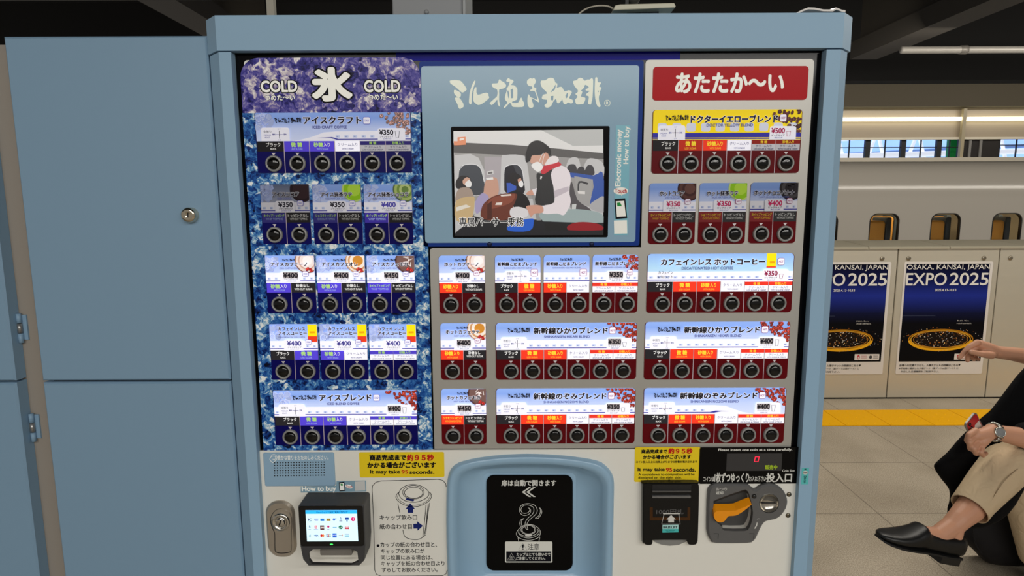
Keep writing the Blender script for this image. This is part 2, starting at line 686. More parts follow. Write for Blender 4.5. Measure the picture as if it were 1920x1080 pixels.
LOGO = [
    # strokes traced as outlines, crop (835,135) x11.294
    (0, [(100, 180), (200, 170), (300, 180), (350, 210), (400, 275), (450, 355), (435, 395), (370, 435), (330, 420), (270, 365), (200, 305), (110, 245), (98, 210)]),
    (0, [(195, 375), (260, 400), (325, 445), (325, 515), (285, 545), (230, 510), (190, 460), (180, 410)]),
    (0, [(210, 540), (290, 545), (340, 600), (385, 680), (385, 740), (345, 760), (315, 785), (280, 760), (260, 690), (210, 590)]),
    (0, [(632, 175), (630, 235), (590, 345), (560, 480), (555, 660), (527, 688), (500, 650), (505, 540), (520, 420), (560, 290), (600, 205)]),
    (0, [(650, 318), (660, 345), (660, 430), (680, 475), (720, 480), (800, 450), (870, 438), (912, 460), (915, 500), (930, 540), (900, 580), (800, 660), (730, 695), (680, 695), (630, 660), (595, 610), (590, 530), (600, 410), (620, 345)]),
    (0, [(985, 255), (1010, 243), (1090, 240), (1120, 220), (1130, 175), (1158, 148), (1180, 185), (1220, 205), (1260, 235), (1288, 285), (1270, 325), (1200, 360), (1140, 372), (1140, 470), (1138, 590), (1150, 660), (1163, 725), (1155, 735), (1120, 705), (1105, 660), (1100, 585), (1060, 630), (985, 703), (940, 665), (950, 645), (1050, 555), (1098, 505), (1098, 375), (1030, 340), (990, 300)]),
    (0, [(1290, 190), (1310, 150), (1345, 125), (1370, 155), (1420, 165), (1445, 200), (1420, 235), (1395, 275), (1450, 280), (1500, 320), (1525, 370), (1522, 560), (1505, 590), (1440, 620), (1410, 635), (1440, 655), (1520, 655), (1550, 635), (1585, 570), (1612, 540), (1635, 600), (1670, 660), (1668, 705), (1630, 742), (1450, 742), (1415, 725), (1378, 655), (1340, 680), (1255, 768), (1235, 745), (1260, 710), (1315, 650), (1275, 600), (1262, 560), (1270, 490), (1300, 395), (1295, 350), (1325, 315), (1360, 225), (1350, 205), (1315, 215)],
        [[(1312, 400), (1335, 390), (1352, 470), (1352, 540), (1340, 560), (1325, 510)], [(1382, 375), (1425, 350), (1436, 390), (1436, 550), (1390, 555), (1388, 460)]]),
    (1, [(35, 195), (55, 160), (115, 128), (140, 145), (180, 128), (215, 165), (218, 220), (175, 290), (190, 325), (235, 355), (225, 395), (265, 520), (293, 620), (275, 640), (225, 605), (130, 555), (170, 690), (168, 740), (130, 762), (80, 750), (48, 680), (45, 560), (62, 480), (80, 480), (110, 530), (180, 558), (255, 590), (240, 510), (195, 405), (115, 405), (103, 380), (150, 350), (135, 305), (75, 295), (38, 250)]),
    (1, [(325, 205), (345, 180), (430, 172), (490, 130), (560, 122), (610, 150), (640, 230), (675, 240), (675, 300), (668, 335), (740, 312), (785, 330), (830, 410), (900, 388), (950, 392), (985, 430), (940, 520), (935, 560), (1000, 590), (1005, 650), (960, 668), (900, 645), (860, 685), (810, 670), (780, 580), (760, 610), (710, 660), (670, 650), (650, 570), (590, 630), (560, 700), (500, 750), (430, 750), (405, 700), (455, 660), (455, 590), (370, 580), (350, 540), (380, 480), (455, 460), (440, 415), (365, 345), (325, 265)],
        [[(640, 262), (600, 340), (535, 420), (545, 428), (620, 380), (640, 320)], [(540, 510), (595, 505), (590, 600), (540, 595)], [(850, 500), (880, 450), (905, 440), (890, 540), (860, 560)]]),
    (1, [(1010, 210), (1030, 185), (1085, 172), (1130, 130), (1180, 122), (1220, 145), (1260, 185), (1310, 160), (1360, 160), (1400, 132), (1430, 150), (1436, 240), (1425, 520), (1400, 650), (1385, 690), (1330, 675), (1330, 620), (1345, 520), (1290, 500), (1290, 465), (1355, 410), (1350, 400), (1285, 395), (1282, 365), (1345, 320), (1265, 270), (1245, 330), (1178, 395), (1205, 410), (1200, 450), (1178, 520), (1250, 535), (1275, 570), (1240, 660), (1215, 680), (1110, 690), (1075, 675), (1052, 590), (1095, 540), (1095, 500), (1055, 465), (1108, 425), (1105, 375), (1040, 300)]),
    (1, [(1480, 130), (1502, 108), (1528, 130), (1535, 215), (1590, 215), (1602, 240), (1560, 305), (1600, 320), (1610, 350), (1580, 410), (1580, 450), (1558, 520), (1562, 620), (1594, 710), (1580, 740), (1545, 738), (1510, 690), (1480, 560), (1468, 420), (1472, 240)], [[(1530, 405), (1545, 392), (1558, 408), (1545, 430)]]),
]
LOGOPX = []
for e in LOGO:
    ox = 835 if e[0] == 0 else 985
    loops = [crop(ox, 135, 11.294, e[1])] + [crop(ox, 135, 11.294, h) for h in (e[2] if len(e) > 2 else [])]
    LOGOPX.append(loops)


def logo(mb, to, y, mat):
    for loops in LOGOPX:
        L_ = [[to(p) for p in l] for l in loops]
        L_[0] = smoothline(L_[0], 2, True)
        allp = [p for l in L_ for p in l]
        mb.add([(p[0], y, p[1]) for p in allp], tessellate_polygon([[Vector((p[0], p[1], 0)) for p in l] for l in L_]), mat)


b = MB()
CREAM = M((246, 252, 238), 0.16, 0, 0.08, 'cream_print')
logo(b, lambda p: P2(p[0], p[1], YL), YL, CREAM)
cx, cz = P2(985 + 1736 / 11.294, 135 + 658 / 11.294, YL)
b.stroke(ell(cx, cz, 0.0048, 0.0048, 24), 0.0009, YL, CREAM, True)
T(b, 'R', (cx - 0.0018, cz - 0.0024, cx + 0.0018, cz + 0.0024), YL, CREAM, 0.03)
b.build('brush_lettering', VU, 'cream brush lettering')

# sticker column beside the screen
b = MB()
r = RC(1153, 236, 1183, 443, YL)
r = (P(1151, 440, YL).x, P(1165, 441, YL).z, P(1181.5, 240, YL).x, P(1165, 235, YL).z)
b.rect(r, YL, M((120, 182, 200), 0.3, 0, 0.04, 'aqua_sticker'))
YL2 = YL - EPS
T(b, 'Electronic money', (P(1154.5, 300, YL2).x, P(1160, 349, YL2).z, P(1167.5, 300, YL2).x, P(1160, 243, YL2).z), YL2, WINK, 0.03, vert=True)
T(b, 'How to buy', (P(1169, 300, YL2).x, P(1170, 307, YL2).z, P(1181, 300, YL2).x, P(1170, 237, YL2).z), YL2, WINK, 0.03, vert=True)
b.flat(ell(*P2(1164, 358, YL2), 0.0125, 0.0062, 24), YL2, WINK)
b.flat([P2(1163, 363, YL2), P2(1167, 363, YL2), P2(1166, 368, YL2)], YL2, WINK)
TP(b, 'Touch', 1153, 354, 1175, 362, YL2 - EPS, M((190, 40, 50), 0.5, name='red_ink'), 0.03)
ph = [P2(*q, YL2) for q in crop(840, 230, 4.694, [(1465, 672), (1560, 665), (1577, 840), (1475, 848)])]
b.flat(ph, YL2, INK)
b.flat([P2(*q, YL2) for q in crop(840, 230, 4.694, [(1477, 692), (1550, 688), (1565, 825), (1487, 830)])], YL2 - EPS, WINK)
b.flat([P2(*q, YL2) for q in crop(840, 230, 4.694, [(1487, 705), (1515, 702), (1530, 735), (1490, 736)])], YL2 - 2 * EPS, M((40, 150, 70), 0.5, name='green_ink'))
b.flat([P2(*q, YL2) for q in crop(840, 230, 4.694, [(1460, 862), (1575, 858), (1578, 975), (1463, 978)])], YL2, WINK)
b.build('payment_guide_sticker', VU, 'narrow aqua sticker with sideways Electronic money lettering')

# video screen
SCX = lambda pts: [P2(*q, YL) for q in crop(840, 230, 4.694, pts)]
b = MB()
r = (P(847, 330, YL).x, P(1000, 445.5, YL).z, P(1141.5, 330, YL).x, P(1000, 237, YL).z)
b.plate(rr(r, 0.003), YL - 0.0005, YS - 0.001, BLACKG)
SCR = b.build('video_screen', VU, 'video screen showing a masked attendant in a train cabin')
YV = YL - 0.0008
PIC = [
    ((196, 196, 198), [(48, 75), (1365, 60), (1385, 1000), (65, 1005)]),
    ((228, 228, 228), [(48, 75), (900, 65), (1365, 150), (1365, 265), (900, 225), (160, 175), (48, 180)]),
    ((190, 192, 192), [(820, 66), (1365, 58), (1365, 200), (1100, 205)]),
    ((92, 90, 90), [(50, 195), (160, 178), (560, 195), (980, 230), (1368, 270), (1368, 325), (900, 300), (500, 285), (52, 265)]),
    ((160, 158, 158), [(55, 265), (500, 285), (1368, 322), (1375, 640), (60, 700)]),
    ((205, 205, 207), [(60, 285), (200, 275), (270, 310), (320, 420), (330, 560), (300, 640), (60, 660)]),
    ((205, 205, 207), [(470, 320), (500, 285), (640, 285), (690, 330), (720, 560), (700, 640), (460, 620)]),
    ((178, 172, 178), [(320, 300), (470, 300), (460, 640), (330, 640)]),
    ((70, 74, 82), [(100, 420), (140, 375), (240, 370), (290, 410), (318, 520), (320, 600), (250, 640), (110, 600)]),
    ((28, 26, 36), [(495, 420), (530, 380), (610, 375), (650, 420), (668, 520), (665, 620), (510, 615), (492, 520)]),
    ((60, 62, 70), [(575, 375), (612, 376), (650, 420), (665, 500), (665, 560), (620, 480)]),
    ((200, 200, 202), [(1040, 380), (1070, 315), (1140, 310), (1165, 380), (1170, 470), (1040, 440)]),
    ((200, 200, 202), [(1190, 400), (1230, 320), (1300, 320), (1365, 360), (1370, 470), (1190, 460)]),
    ((62, 60, 66), [(1045, 420), (1065, 372), (1120, 372), (1135, 440), (1100, 450)]),
    ((62, 60, 66), [(1130, 425), (1160, 388), (1200, 400), (1195, 460), (1140, 450)]),
    ((62, 60, 66), [(1200, 430), (1230, 375), (1275, 385), (1285, 460), (1200, 455)]),
    ((54, 88, 170), [(1080, 440), (1280, 465), (1360, 440), (1370, 700), (1280, 760), (1250, 700), (1275, 510), (1080, 480)]),
    ((165, 164, 164), [(1110, 470), (1275, 500), (1245, 740), (1140, 700)]),
    ((60, 60, 64), [(1150, 515), (1230, 530), (1222, 545), (1160, 530), (1150, 600), (1140, 600)]),
    ((225, 222, 220), [(1140, 600), (1205, 605), (1205, 630), (1145, 625)]),
    ((84, 80, 84), [(1090, 520), (1140, 680), (1250, 760), (1260, 830), (1100, 800), (1070, 620)]),
    ((176, 176, 180), [(1250, 720), (1300, 680), (1375, 650), (1380, 790), (1260, 760)]),
    ((44, 40, 42), [(70, 520), (110, 470), (180, 475), (205, 520), (190, 560), (120, 580), (75, 575)]),
    ((214, 170, 150), [(130, 510), (165, 480), (195, 500), (180, 545), (140, 545)]),
    ((240, 240, 240), [(150, 535), (185, 505), (207, 530), (200, 565), (165, 565)]),
    ((168, 150, 138), [(75, 620), (110, 575), (190, 575), (225, 640), (210, 690), (75, 700)]),
    ((205, 178, 132), [(70, 690), (210, 650), (235, 690), (200, 870), (75, 860)]),
    ((232, 226, 214), [(72, 745), (160, 720), (200, 740), (75, 780)]),
    ((206, 160, 140), [(340, 500), (430, 490), (440, 640), (330, 660), (315, 600)]),
    ((240, 240, 240), [(335, 488), (395, 480), (400, 500), (340, 505)]),
    ((58, 92, 190), [(515, 530), (600, 530), (600, 590), (520, 620)]),
    ((30, 26, 30), [(530, 470), (580, 440), (640, 470), (645, 520), (610, 560), (545, 525)]),
    ((210, 160, 140), [(612, 500), (640, 485), (650, 520), (620, 540)]),
    ((240, 240, 242), [(620, 530), (648, 510), (664, 540), (650, 570), (625, 555)]),
    ((170, 160, 200), [(240, 700), (300, 620), (360, 660), (300, 760), (250, 800)]),
    ((20, 18, 22), [(590, 600), (640, 610), (700, 660), (720, 740), (640, 760), (560, 720)]),
    ((28, 28, 34), [(180, 880), (240, 800), (300, 840), (1100, 860), (1385, 880), (1388, 1003), (70, 1005), (75, 960)]),
    ((108, 52, 38), [(300, 740), (370, 665), (460, 630), (590, 622), (605, 660), (560, 770), (550, 850), (310, 850)]),
    ((140, 74, 56), [(360, 690), (420, 650), (520, 640), (590, 628), (560, 700), (440, 745), (350, 760)]),
    ((76, 34, 26), [(345, 720), (385, 690), (385, 850), (345, 850)]),
    ((235, 225, 218), [(425, 705), (478, 700), (470, 725), (415, 725)]),
    ((235, 225, 218), [(460, 636), (555, 628), (558, 642), (470, 650)]),
    ((224, 222, 226), [(550, 760), (620, 740), (700, 770), (690, 830), (560, 830)]),
    ((150, 150, 150), [(740, 640), (760, 640), (820, 860), (780, 860)]),
    ((205, 208, 208), [(1090, 720), (1130, 715), (1110, 860), (1080, 850)]),
    ((158, 176, 178), [(820, 790), (1130, 760), (1350, 800), (1385, 880), (900, 870), (830, 860)]),
    ((150, 22, 34), [(1065, 900), (1150, 875), (1270, 880), (1350, 905), (1355, 945), (1060, 945)]),
    ((24, 24, 26), [(850, 880), (1040, 885), (1050, 945), (850, 945)]),
    ((34, 96, 210), [(535, 900), (640, 860), (740, 842), (755, 870), (720, 950), (535, 952)]),
    ((212, 158, 138), [(700, 610), (740, 590), (780, 600), (775, 630), (720, 640), (690, 630)]),
    ((232, 226, 232), [(740, 590), (785, 575), (800, 640), (760, 640)]),
    ((46, 46, 48), [(780, 450), (830, 445), (910, 400), (925, 560), (935, 700), (900, 725), (770, 715), (785, 560)]),
    ((236, 228, 234), [(905, 460), (940, 400), (1000, 378), (1060, 420), (1080, 500), (1065, 600), (1080, 700), (1040, 790), (1010, 815), (960, 800), (835, 800), (830, 735), (930, 705), (935, 600)]),
    ((200, 190, 200), [(930, 600), (1060, 560), (1062, 600), (940, 660)]),
    ((212, 158, 138), [(700, 770), (690, 735), (760, 725), (830, 735), (835, 790), (760, 800), (730, 830)]),
    ((212, 158, 138), [(820, 300), (870, 260), (890, 330), (850, 370), (825, 360)]),
    ((206, 52, 66), [(815, 420), (850, 375), (930, 330), (1000, 372), (920, 405), (840, 455)]),
    ((238, 232, 234), [(850, 372), (900, 300), (960, 300), (970, 345), (890, 370)]),
    ((214, 166, 146), [(720, 310), (750, 285), (820, 280), (830, 350), (740, 360), (725, 345)]),
    ((34, 32, 34), [(695, 240), (715, 190), (770, 158), (830, 170), (900, 230), (900, 290), (860, 262), (810, 285), (740, 290), (725, 330), (690, 350), (680, 300)]),
    ((26, 24, 26), [(845, 182), (885, 210), (900, 260), (850, 240)]),
    ((244, 244, 244), [(735, 370), (790, 345), (835, 385), (815, 425), (780, 430), (745, 400)]),
    ((236, 150, 110), [(85, 130), (155, 125), (158, 195), (85, 200)]),
    ((250, 236, 228), [(105, 140), (140, 137), (140, 150), (122, 155), (105, 160)]),
    ((236, 150, 110), [(52, 165), (85, 165), (85, 200), (55, 200)]),
    ((240, 240, 240), [(815, 470), (828, 475), (820, 500), (810, 495)]),
    ((226, 226, 226), [(345, 430), (400, 420), (400, 455), (345, 462)]),
    ((120, 116, 118), [(352, 436), (392, 430), (392, 448), (352, 455)]),
]
b = MB()
vr = (r[0] + .004, r[1] + .004, r[2] - .008, r[3] - .005)
for i, (c, pts) in enumerate(PIC):
    q = SCX(pts)
    if i > 5 and len(q) > 4:
        q = smoothline(q, 3, True)
    c = tuple(max(0, v * 0.94) for v in c)
    q = [(min(max(p[0], vr[0]), vr[2]), min(max(p[1], vr[1]), vr[3])) for p in q]
    b.flat(q, YV - i * 0.00002, M(c, 0.3, 0, 0.32, 'video_picture'))
PICM = YV - 70 * 0.00002
LIGHTSTR = M((225, 225, 228), 0.3, 0, 0.32, 'video_picture')
b.stroke(SCX([(800, 350), (825, 285), (842, 268)]), 0.0008, PICM, LIGHTSTR)
b.stroke(SCX([(825, 370), (838, 320), (848, 280)]), 0.0008, PICM, LIGHTSTR)
for q in ([(100, 420), (140, 375), (240, 370), (290, 410), (318, 520)], [(492, 600), (495, 420), (530, 378), (610, 372), (652, 420), (668, 520)]):
    b.stroke(SCX(smoothline(q, 4)), 0.001, PICM, LIGHTSTR)
b.build('video_picture', SCR)
b = MB()
YV2 = PICM - 0.0001
bx = (861, 408, 982, 424)
TP(b, '専属パーサー乗務', *bx, YV2, M((240, 240, 240), 0.3, 0, 0.35, 'caption_white'), 0.06)
TP(b, '専属パーサー乗務', *bx, YV2 - 0.0001, INK, 0.012)
b.build('caption', SCR)


# ------------------------------------------------------------------ menu cards and push buttons
def shade(c, k):
    return tuple(max(0, min(255, int(v * k))) for v in c)


RINGM = M((150, 150, 148), 0.42, 0.25, 0, 'satin_grey_ring')
CAPM = M((4, 4, 5), 0.09, 0, 0, 'black_gloss_button')
BR = 0.01385
proto = {}


def push_button(x, z):
    if 'cap' not in proto:
        m = MB()
        m.lathe((x, YC, z), [(BR * .70, 0.0), (BR * .70, 0.0044), (BR * .66, 0.0056), (BR * .5, 0.0066), (BR * .25, 0.0072), (0, 0.0073)], CAPM, 28)
        c = m.build('push_button', VM, None, (x, YC, z))
        m = MB()
        m.lathe((x, YC, z), [(BR, 0.0), (BR, 0.0034), (BR * .95, 0.0049), (BR * .86, 0.0056), (BR * .77, 0.0052), (BR * .725, 0.004), (BR * .72, 0.0)], RINGM, 28)
        r_ = m.build('button_ring', c, None, (x, YC, z))
        proto['cap'], proto['ring'] = c, r_
        return c
    c = proto['cap'].copy()
    COL.objects.link(c)
    WORLD_AT[c.name] = Vector((x, YC, z))
    c.parent = VM
    c.location = Vector((x, YC, z)) - WORLD_AT[VM.name]
    r_ = proto['ring'].copy()
    COL.objects.link(r_)
    r_.parent = c
    r_.location = (0, 0, 0)
    return c


OPT = {
    'K': ('ブラック', 'BLACK'), 'L': ('微 糖', 'LESS SUGAR'), 'S': ('砂糖入り', 'WITH SUGAR'), 'C': ('クリーム入り', 'WITH CREAM'),
    'LC': ('微 糖', 'LESS SUGAR & CREAM'), 'SC': ('砂糖入り', 'WITH SUGAR & CREAM'), 'W': ('ホイップトッピング', 'WHIP TOPPING'),
    'H': ('ショコラトッピング', 'CHOCOLATE TOPPING'), 'N': ('トッピングなし', 'WITHOUT TOPPING'), 'NS': ('砂糖なし', 'WITHOUT SUGAR'),
    'CN': ('シナモントッピング', 'WITH CINNAMON TOPPING'),
}


def bean(mb, cx, cz, s_, rot, y, col, e, lim=None):
    cl = lambda q: [(min(p[0], lim[0]), min(p[1], lim[1])) for p in q] if lim else q
    mb.flat(cl(ell(cx, cz, s_, s_ * .68, 10, rot=rot)), y, M(shade(col, .45), .45, 0, e * .6, 'bean_edge'))
    mb.flat(cl(ell(cx + s_ * .05, cz + s_ * .06, s_ * .86, s_ * .55, 10, rot=rot)), y - EPS * .3, M(col, .45, 0, e, 'bean_print'))
    c, s2 = math.cos(rot), math.sin(rot)
    mb.stroke(cl([(cx - c * s_ * .75, cz - s2 * s_ * .75), (cx + s2 * s_ * .12, cz - c * s_ * .12), (cx + c * s_ * .75, cz + s2 * s_ * .75)]), s_ * .16, y - EPS * .6, M(shade(col, .4), .45, 0, 0, 'bean_line'))
    mb.flat(cl(ell(cx - s2 * s_ * .3, cz + c * s_ * .3, s_ * .4, s_ * .12, 8, rot=rot)), y - EPS * .7, M(shade(col, 1.45), .45, 0, e, 'bean_shine'))


def menu_card(px, opts, hot, title, sub, price, cup, e=0.30, picture='beans', train='mid', brand=True, bg=None, grey=False, roast=None, twoline=False, dim=1.0, opt_e=None, badge=True, titlebox=None, navy_price=False, extra=None):
    r = RC(px[0], px[1], px[2], px[3], YC)
    r = (P(px[0], px[1], YC).x, P((px[0] + px[2]) / 2, px[3], YC).z, P(px[2], px[1], YC).x, P((px[0] + px[2]) / 2, px[1], YC).z)
    W, H = r[2] - r[0], r[3] - r[1]
    U = lambda u: r[0] + u * W
    V = lambda v: r[3] - v * H
    B = lambda u0, v0, u1, v1: (U(u0), V(v1), U(u1), V(v0))
    wide = len(opts) > 2
    ve, vo = 0.470, 0.640
    base = (92, 6, 15) if hot else (9, 7, 88)
    rad = 0.006 if hot else 0.002
    mb = MB()
    mb.plate(rr(r, rad), YC, YS, M(base, 0.3, 0, 0.06, 'button_zone_print'), side=M((225, 222, 215), .4, name='card_edge'))
    look = {'beans': 'coffee beans', 'darkbeans': 'dark beans on yellow', 'fadedbeans': 'faded beans', 'cocoa': 'a cocoa cup', 'choc': 'a dark chocolate cup', 'matcha': 'a green tea cup', 'matchaw': 'a striped green cup',
            'greyb': 'a dark grey cup', 'cappu': 'a creamy cup', 'latte': 'an orange swirled cup', 'mocha': 'a drizzled brown cup', 'flag': 'a yellow and red flag'}.get(picture, 'a plain sky')
    card = mb.build('menu_card', VM, '%s %s drink card with %s' % ('wide' if wide else 'narrow', 'red hot' if hot else 'blue cold', look))
    # sky picture
    y1 = YC - EPS
    sky = bg or [(0.0, (206, 216, 246)), (0.45, (186, 202, 244)), (0.8, (132, 164, 232)), (1.0, (140, 172, 238))]
    sky = [(p, shade(c, dim)) for p, c in sky]
    mb = MB()
    mb.flat(rr(B(0.004, 0.0, 0.996, ve), rad, corners=(0, 0, 1, 1)), y1, grad_mat('sky_print', sky, 0.3, e))
    pic = mb.build('sky_picture', card)
    mb = MB()
    y2 = y1 - EPS
    white = M(shade((238, 238, 250), dim), 0.3, 0, e, 'white_body_print')
    soft = M(shade((196, 208, 240), dim), 0.3, 0, e, 'pale_print')
    line = M(shade((62, 62, 170), dim), 0.3, 0, e * .6, 'blue_line_print')
    if train == 'yellow':
        for k in range(10):
            u = 0.035 + k * 0.097
            mb.flat(rr(B(u, 0.205, u + 0.062, 0.34), 0.004), y2, M((200, 204, 222), .3, 0, e, 'window_print'))
        mb.rect(B(0.004, 0.36, 0.996, 0.435), y2, M((52, 50, 160), .3, 0, e * .7, 'blue_band_print'))
        mb.rect(B(0.004, 0.445, 0.996, 0.46), y2, M((52, 50, 160), .3, 0, e * .7, 'blue_band_print'))
    elif train == 'noseleft':
        mb.flat([(U(.23), V(ve)), (U(.3), V(.44)), (U(.36), V(.40)), (U(.44), V(.325)), (U(.52), V(.31)), (U(.996), V(.305)), (U(.996), V(ve))], y2, white)
        mb.flat([(U(.39), V(.42)), (U(.49), V(.405)), (U(.53), V(.435)), (U(.996), V(.435)), (U(.996), V(.45)), (U(.52), V(.45)), (U(.48), V(.42))], y2 - EPS, line)
    elif train == 'noseright':
        mb.flat([(U(.004), V(ve)), (U(.004), V(.31)), (U(.5), V(.31)), (U(.58), V(.325)), (U(.64), V(.385)), (U(.7), V(.44)), (U(.78), V(ve))], y2, white)
        mb.flat([(U(.004), V(.43)), (U(.47), V(.43)), (U(.51), V(.405)), (U(.61), V(.42)), (U(.55), V(.42)), (U(.5), V(.445)), (U(.004), V(.445))], y2 - EPS, line)
    else:
        mb.rect(B(0.004, .30, .996, ve), y2, white)
        mb.rect(B(0.004, .43, .996, .445), y2 - EPS, line)
    if train != 'yellow':
        nw = 18 if wide else 7
        for k in range(nw):
            u = (k + .5) / nw
            if (train == 'noseleft' and u < .5) or (train == 'noseright' and u > .45):
                continue
            mb.flat(rr(B(u - .014 * (1 if wide else 2.2), .375, u + .014 * (1 if wide else 2.2), .415), .001, 3), y2 - EPS, soft)
            mb.rect(B(u - .008 * (1 if wide else 2.2), .385, u + .003, .408), y2 - 1.5 * EPS, M(shade((150, 160, 205), dim), .3, 0, e, 'window_shade_print'))
    if not hot:   # ice cubes printed in the corner
        for k in range(16):
            cu, cv = rnd.uniform(.01, .11 if wide else .25), rnd.uniform(.03, .26)
            n = rnd.randint(4, 6)
            a0 = rnd.uniform(0, 6)
            q = [(U(cu) + .006 * rnd.uniform(.6, 1.2) * math.cos(a0 + 6.283 * i / n), V(cv) + .006 * rnd.uniform(.6, 1.2) * math.sin(a0 + 6.283 * i / n)) for i in range(n)]
            q = [(min(max(a, r[0] + .001), r[2]), min(c, r[3] - .0005)) for a, c in q]
            k1 = rnd.uniform(.86, 1.04)
            cc = rnd.choice([(176, 190, 240), (150, 168, 232), (206, 214, 248)])
            mb.flat(q, y2 - EPS * (.6 + k * .02), M(shade((178, 194, 240), k1 * dim), .3, 0, e, 'ice_fill_print'))
            mb.stroke(q, .0009, y2 - EPS * (1 + k * .02), M(shade(cc, k1 * dim), .3, 0, e, 'ice_print'), True)
    # corner picture
    y3 = y2 - 2 * EPS
    if picture in ('beans', 'darkbeans', 'fadedbeans'):
        col = {'beans': (176, 62, 50), 'darkbeans': (92, 44, 40), 'fadedbeans': (168, 128, 122)}[picture]
        rb = random.Random(int(px[0]))
        k = 0
        cells = 44 if wide else 30
        while k < cells:
            ta, tb2 = rb.random(), rb.random()
            if ta + tb2 > 1.12:
                continue
            s_ = .0038 * (1 if wide else .9)
            x, z = U(1 - (.22 if wide else .46) * ta), V(.36 * tb2)
            if x > r[2] - s_ * .3 and z > r[3] - s_ * .6:
                continue
            shf = rb.uniform(.8, 1.12)
            bean(mb, min(x, r[2] - s_ * .35), min(z, r[3] - s_ * .3), s_, rb.uniform(0, 3.1), y3 - k * EPS * .02, shade(col, round(shf, 1)), e, (r[2] - .0006, r[3] - .0004))
            k += 1
        y3 -= EPS
    elif picture:
        def disc(rx, col, dy, cu=.86, cv=.09, sx=1.0):
            q = [(min(max(a, r[0]), r[2] - .0005), min(c, r[3] - .0005)) for a, c in ell(U(cu), V(cv), rx * sx, rx, 28)]
            mb.flat(q, y3 - dy * EPS * .3, M(shade(col, dim), .35, 0, e * .8, 'cup_print'))
        cs = {'cocoa': [(.021, (62, 40, 42)), (.018, (92, 58, 54)), (.013, (70, 42, 42)), (.009, (104, 70, 64))],
              'choc': [(.021, (44, 28, 36)), (.016, (58, 38, 44))],
              'matcha': [(.021, (196, 220, 130)), (.018, (150, 206, 30)), (.011, (184, 226, 70))],
              'matchaw': [(.021, (90, 110, 70)), (.0185, (170, 190, 110)), (.014, (120, 150, 70)), (.010, (186, 204, 130)), (.006, (110, 140, 70))],
              'greyb': [(.021, (40, 36, 40)), (.017, (74, 70, 74)), (.012, (44, 40, 44))],
              'cappu': [(.022, (150, 110, 92)), (.020, (236, 214, 204)), (.016, (206, 168, 152)), (.0135, (240, 226, 222)), (.008, (250, 244, 244))],
              'latte': [(.022, (196, 150, 110)), (.020, (240, 224, 210)), (.017, (204, 150, 104)), (.014, (244, 232, 220)), (.009, (208, 140, 54))],
              'mocha': [(.022, (96, 66, 60)), (.019, (120, 90, 84))]}.get(picture, [])
        for i, (rx, c) in enumerate(cs):
            disc(rx, c, i)
        if picture in ('mocha', 'greyb'):
            for k in range(10):
                a = rnd.uniform(0, 3.1)
                cu, cv = U(rnd.uniform(.76, .95)), V(rnd.uniform(.02, .17))
                mb.stroke([(cu - .004 * math.cos(a), cv - .004 * math.sin(a)), (cu + .004 * math.cos(a), cv + .004 * math.sin(a))], .0012, y3 - 3 * EPS, M((232, 224, 222) if picture == 'mocha' else (30, 26, 30), .4, 0, e * .7, 'drizzle_print'))
        if picture in ('cappu', 'latte', 'mocha'):
            bean(mb, U(.86), V(.235), .0042, .9, y3 - 4 * EPS, (206, 60, 56), e)
            bean(mb, U(.93), V(.255), .0042, 2.0, y3 - 4.4 * EPS, (196, 52, 50), e)
        if picture == 'flag':
            fu = (.80, .99) if not wide else (.812, .876)
            mb.rect(B(fu[0], .0 if wide else .01, fu[1], .215), y3, M((250, 222, 20), .3, 0, e, 'yellow_print'))
            mb.rect(B(fu[0], .215, fu[1], .24 if wide else .32), y3, M((226, 62, 34), .3, 0, e, 'red_print'))
            mb.rect(B(fu[0] + .02 * (1 if wide else 2), .13, fu[1] - .02 * (.5 if wide else 2), .165), y3 - EPS, M((226, 160, 20), .3, 0, e, 'orange_print'))
        y3 -= 6 * EPS
    # white boxes
    yb = y3 - EPS
    if roast:
        q = B(.037, .245, .22, ve) if wide else B(.21, .265, .75, ve)
        mb.flat(rr(q, .004, 4, (0, 0, 1, 1)), yb, white)
    if price:
        q = B(.785, .262, .962, ve) if wide else B(.30, .275, .70, ve)
        mb.flat(rr(q, .004, 4, (0, 0, 1, 1)), yb, white)
    mb.build('printed_picture', card)
    # lettering
    mb = MB()
    yl = yb - EPS
    dk = M((30, 28, 44) if not grey else (38, 36, 44), .45, 0, 0, 'title_ink')
    halo = M(shade((240, 240, 252), dim), .4, 0, e * .8, 'halo_print')
    vi = M((66, 62, 150) if not hot else (74, 84, 160), .45, 0, 0.05, 'subtitle_ink')
    if wide:
        tb = titlebox or (.27, .08, .79, .19)
        if brand:
            lx0, lx1 = LOGOPX[0][0][0][0], 1130
            bu = brand if isinstance(brand, tuple) else (.085, .245)
            f = lambda p: (U(bu[0] + (bu[1] - bu[0]) * (p[0] - 843) / 285.), V(.165 - .085 * (200 - p[1]) / 55.))
            logo(mb, f, yl - EPS, dk)
        T(mb, title, B(*tb), yl, halo, .085)
        T(mb, title, B(*tb), yl - EPS, dk, .042)
        sb = (tb[0] + (tb[2] - tb[0]) * .14, .218, tb[0] + (tb[2] - tb[0]) * .76, .262)
        T(mb, sub, B(*sb), yl, vi, .012, keep=True)
        bu = tb[2] + .012
        if picture == 'flag':
            bu = .883
        bw = .046
        bv = (.075, .195)
    else:
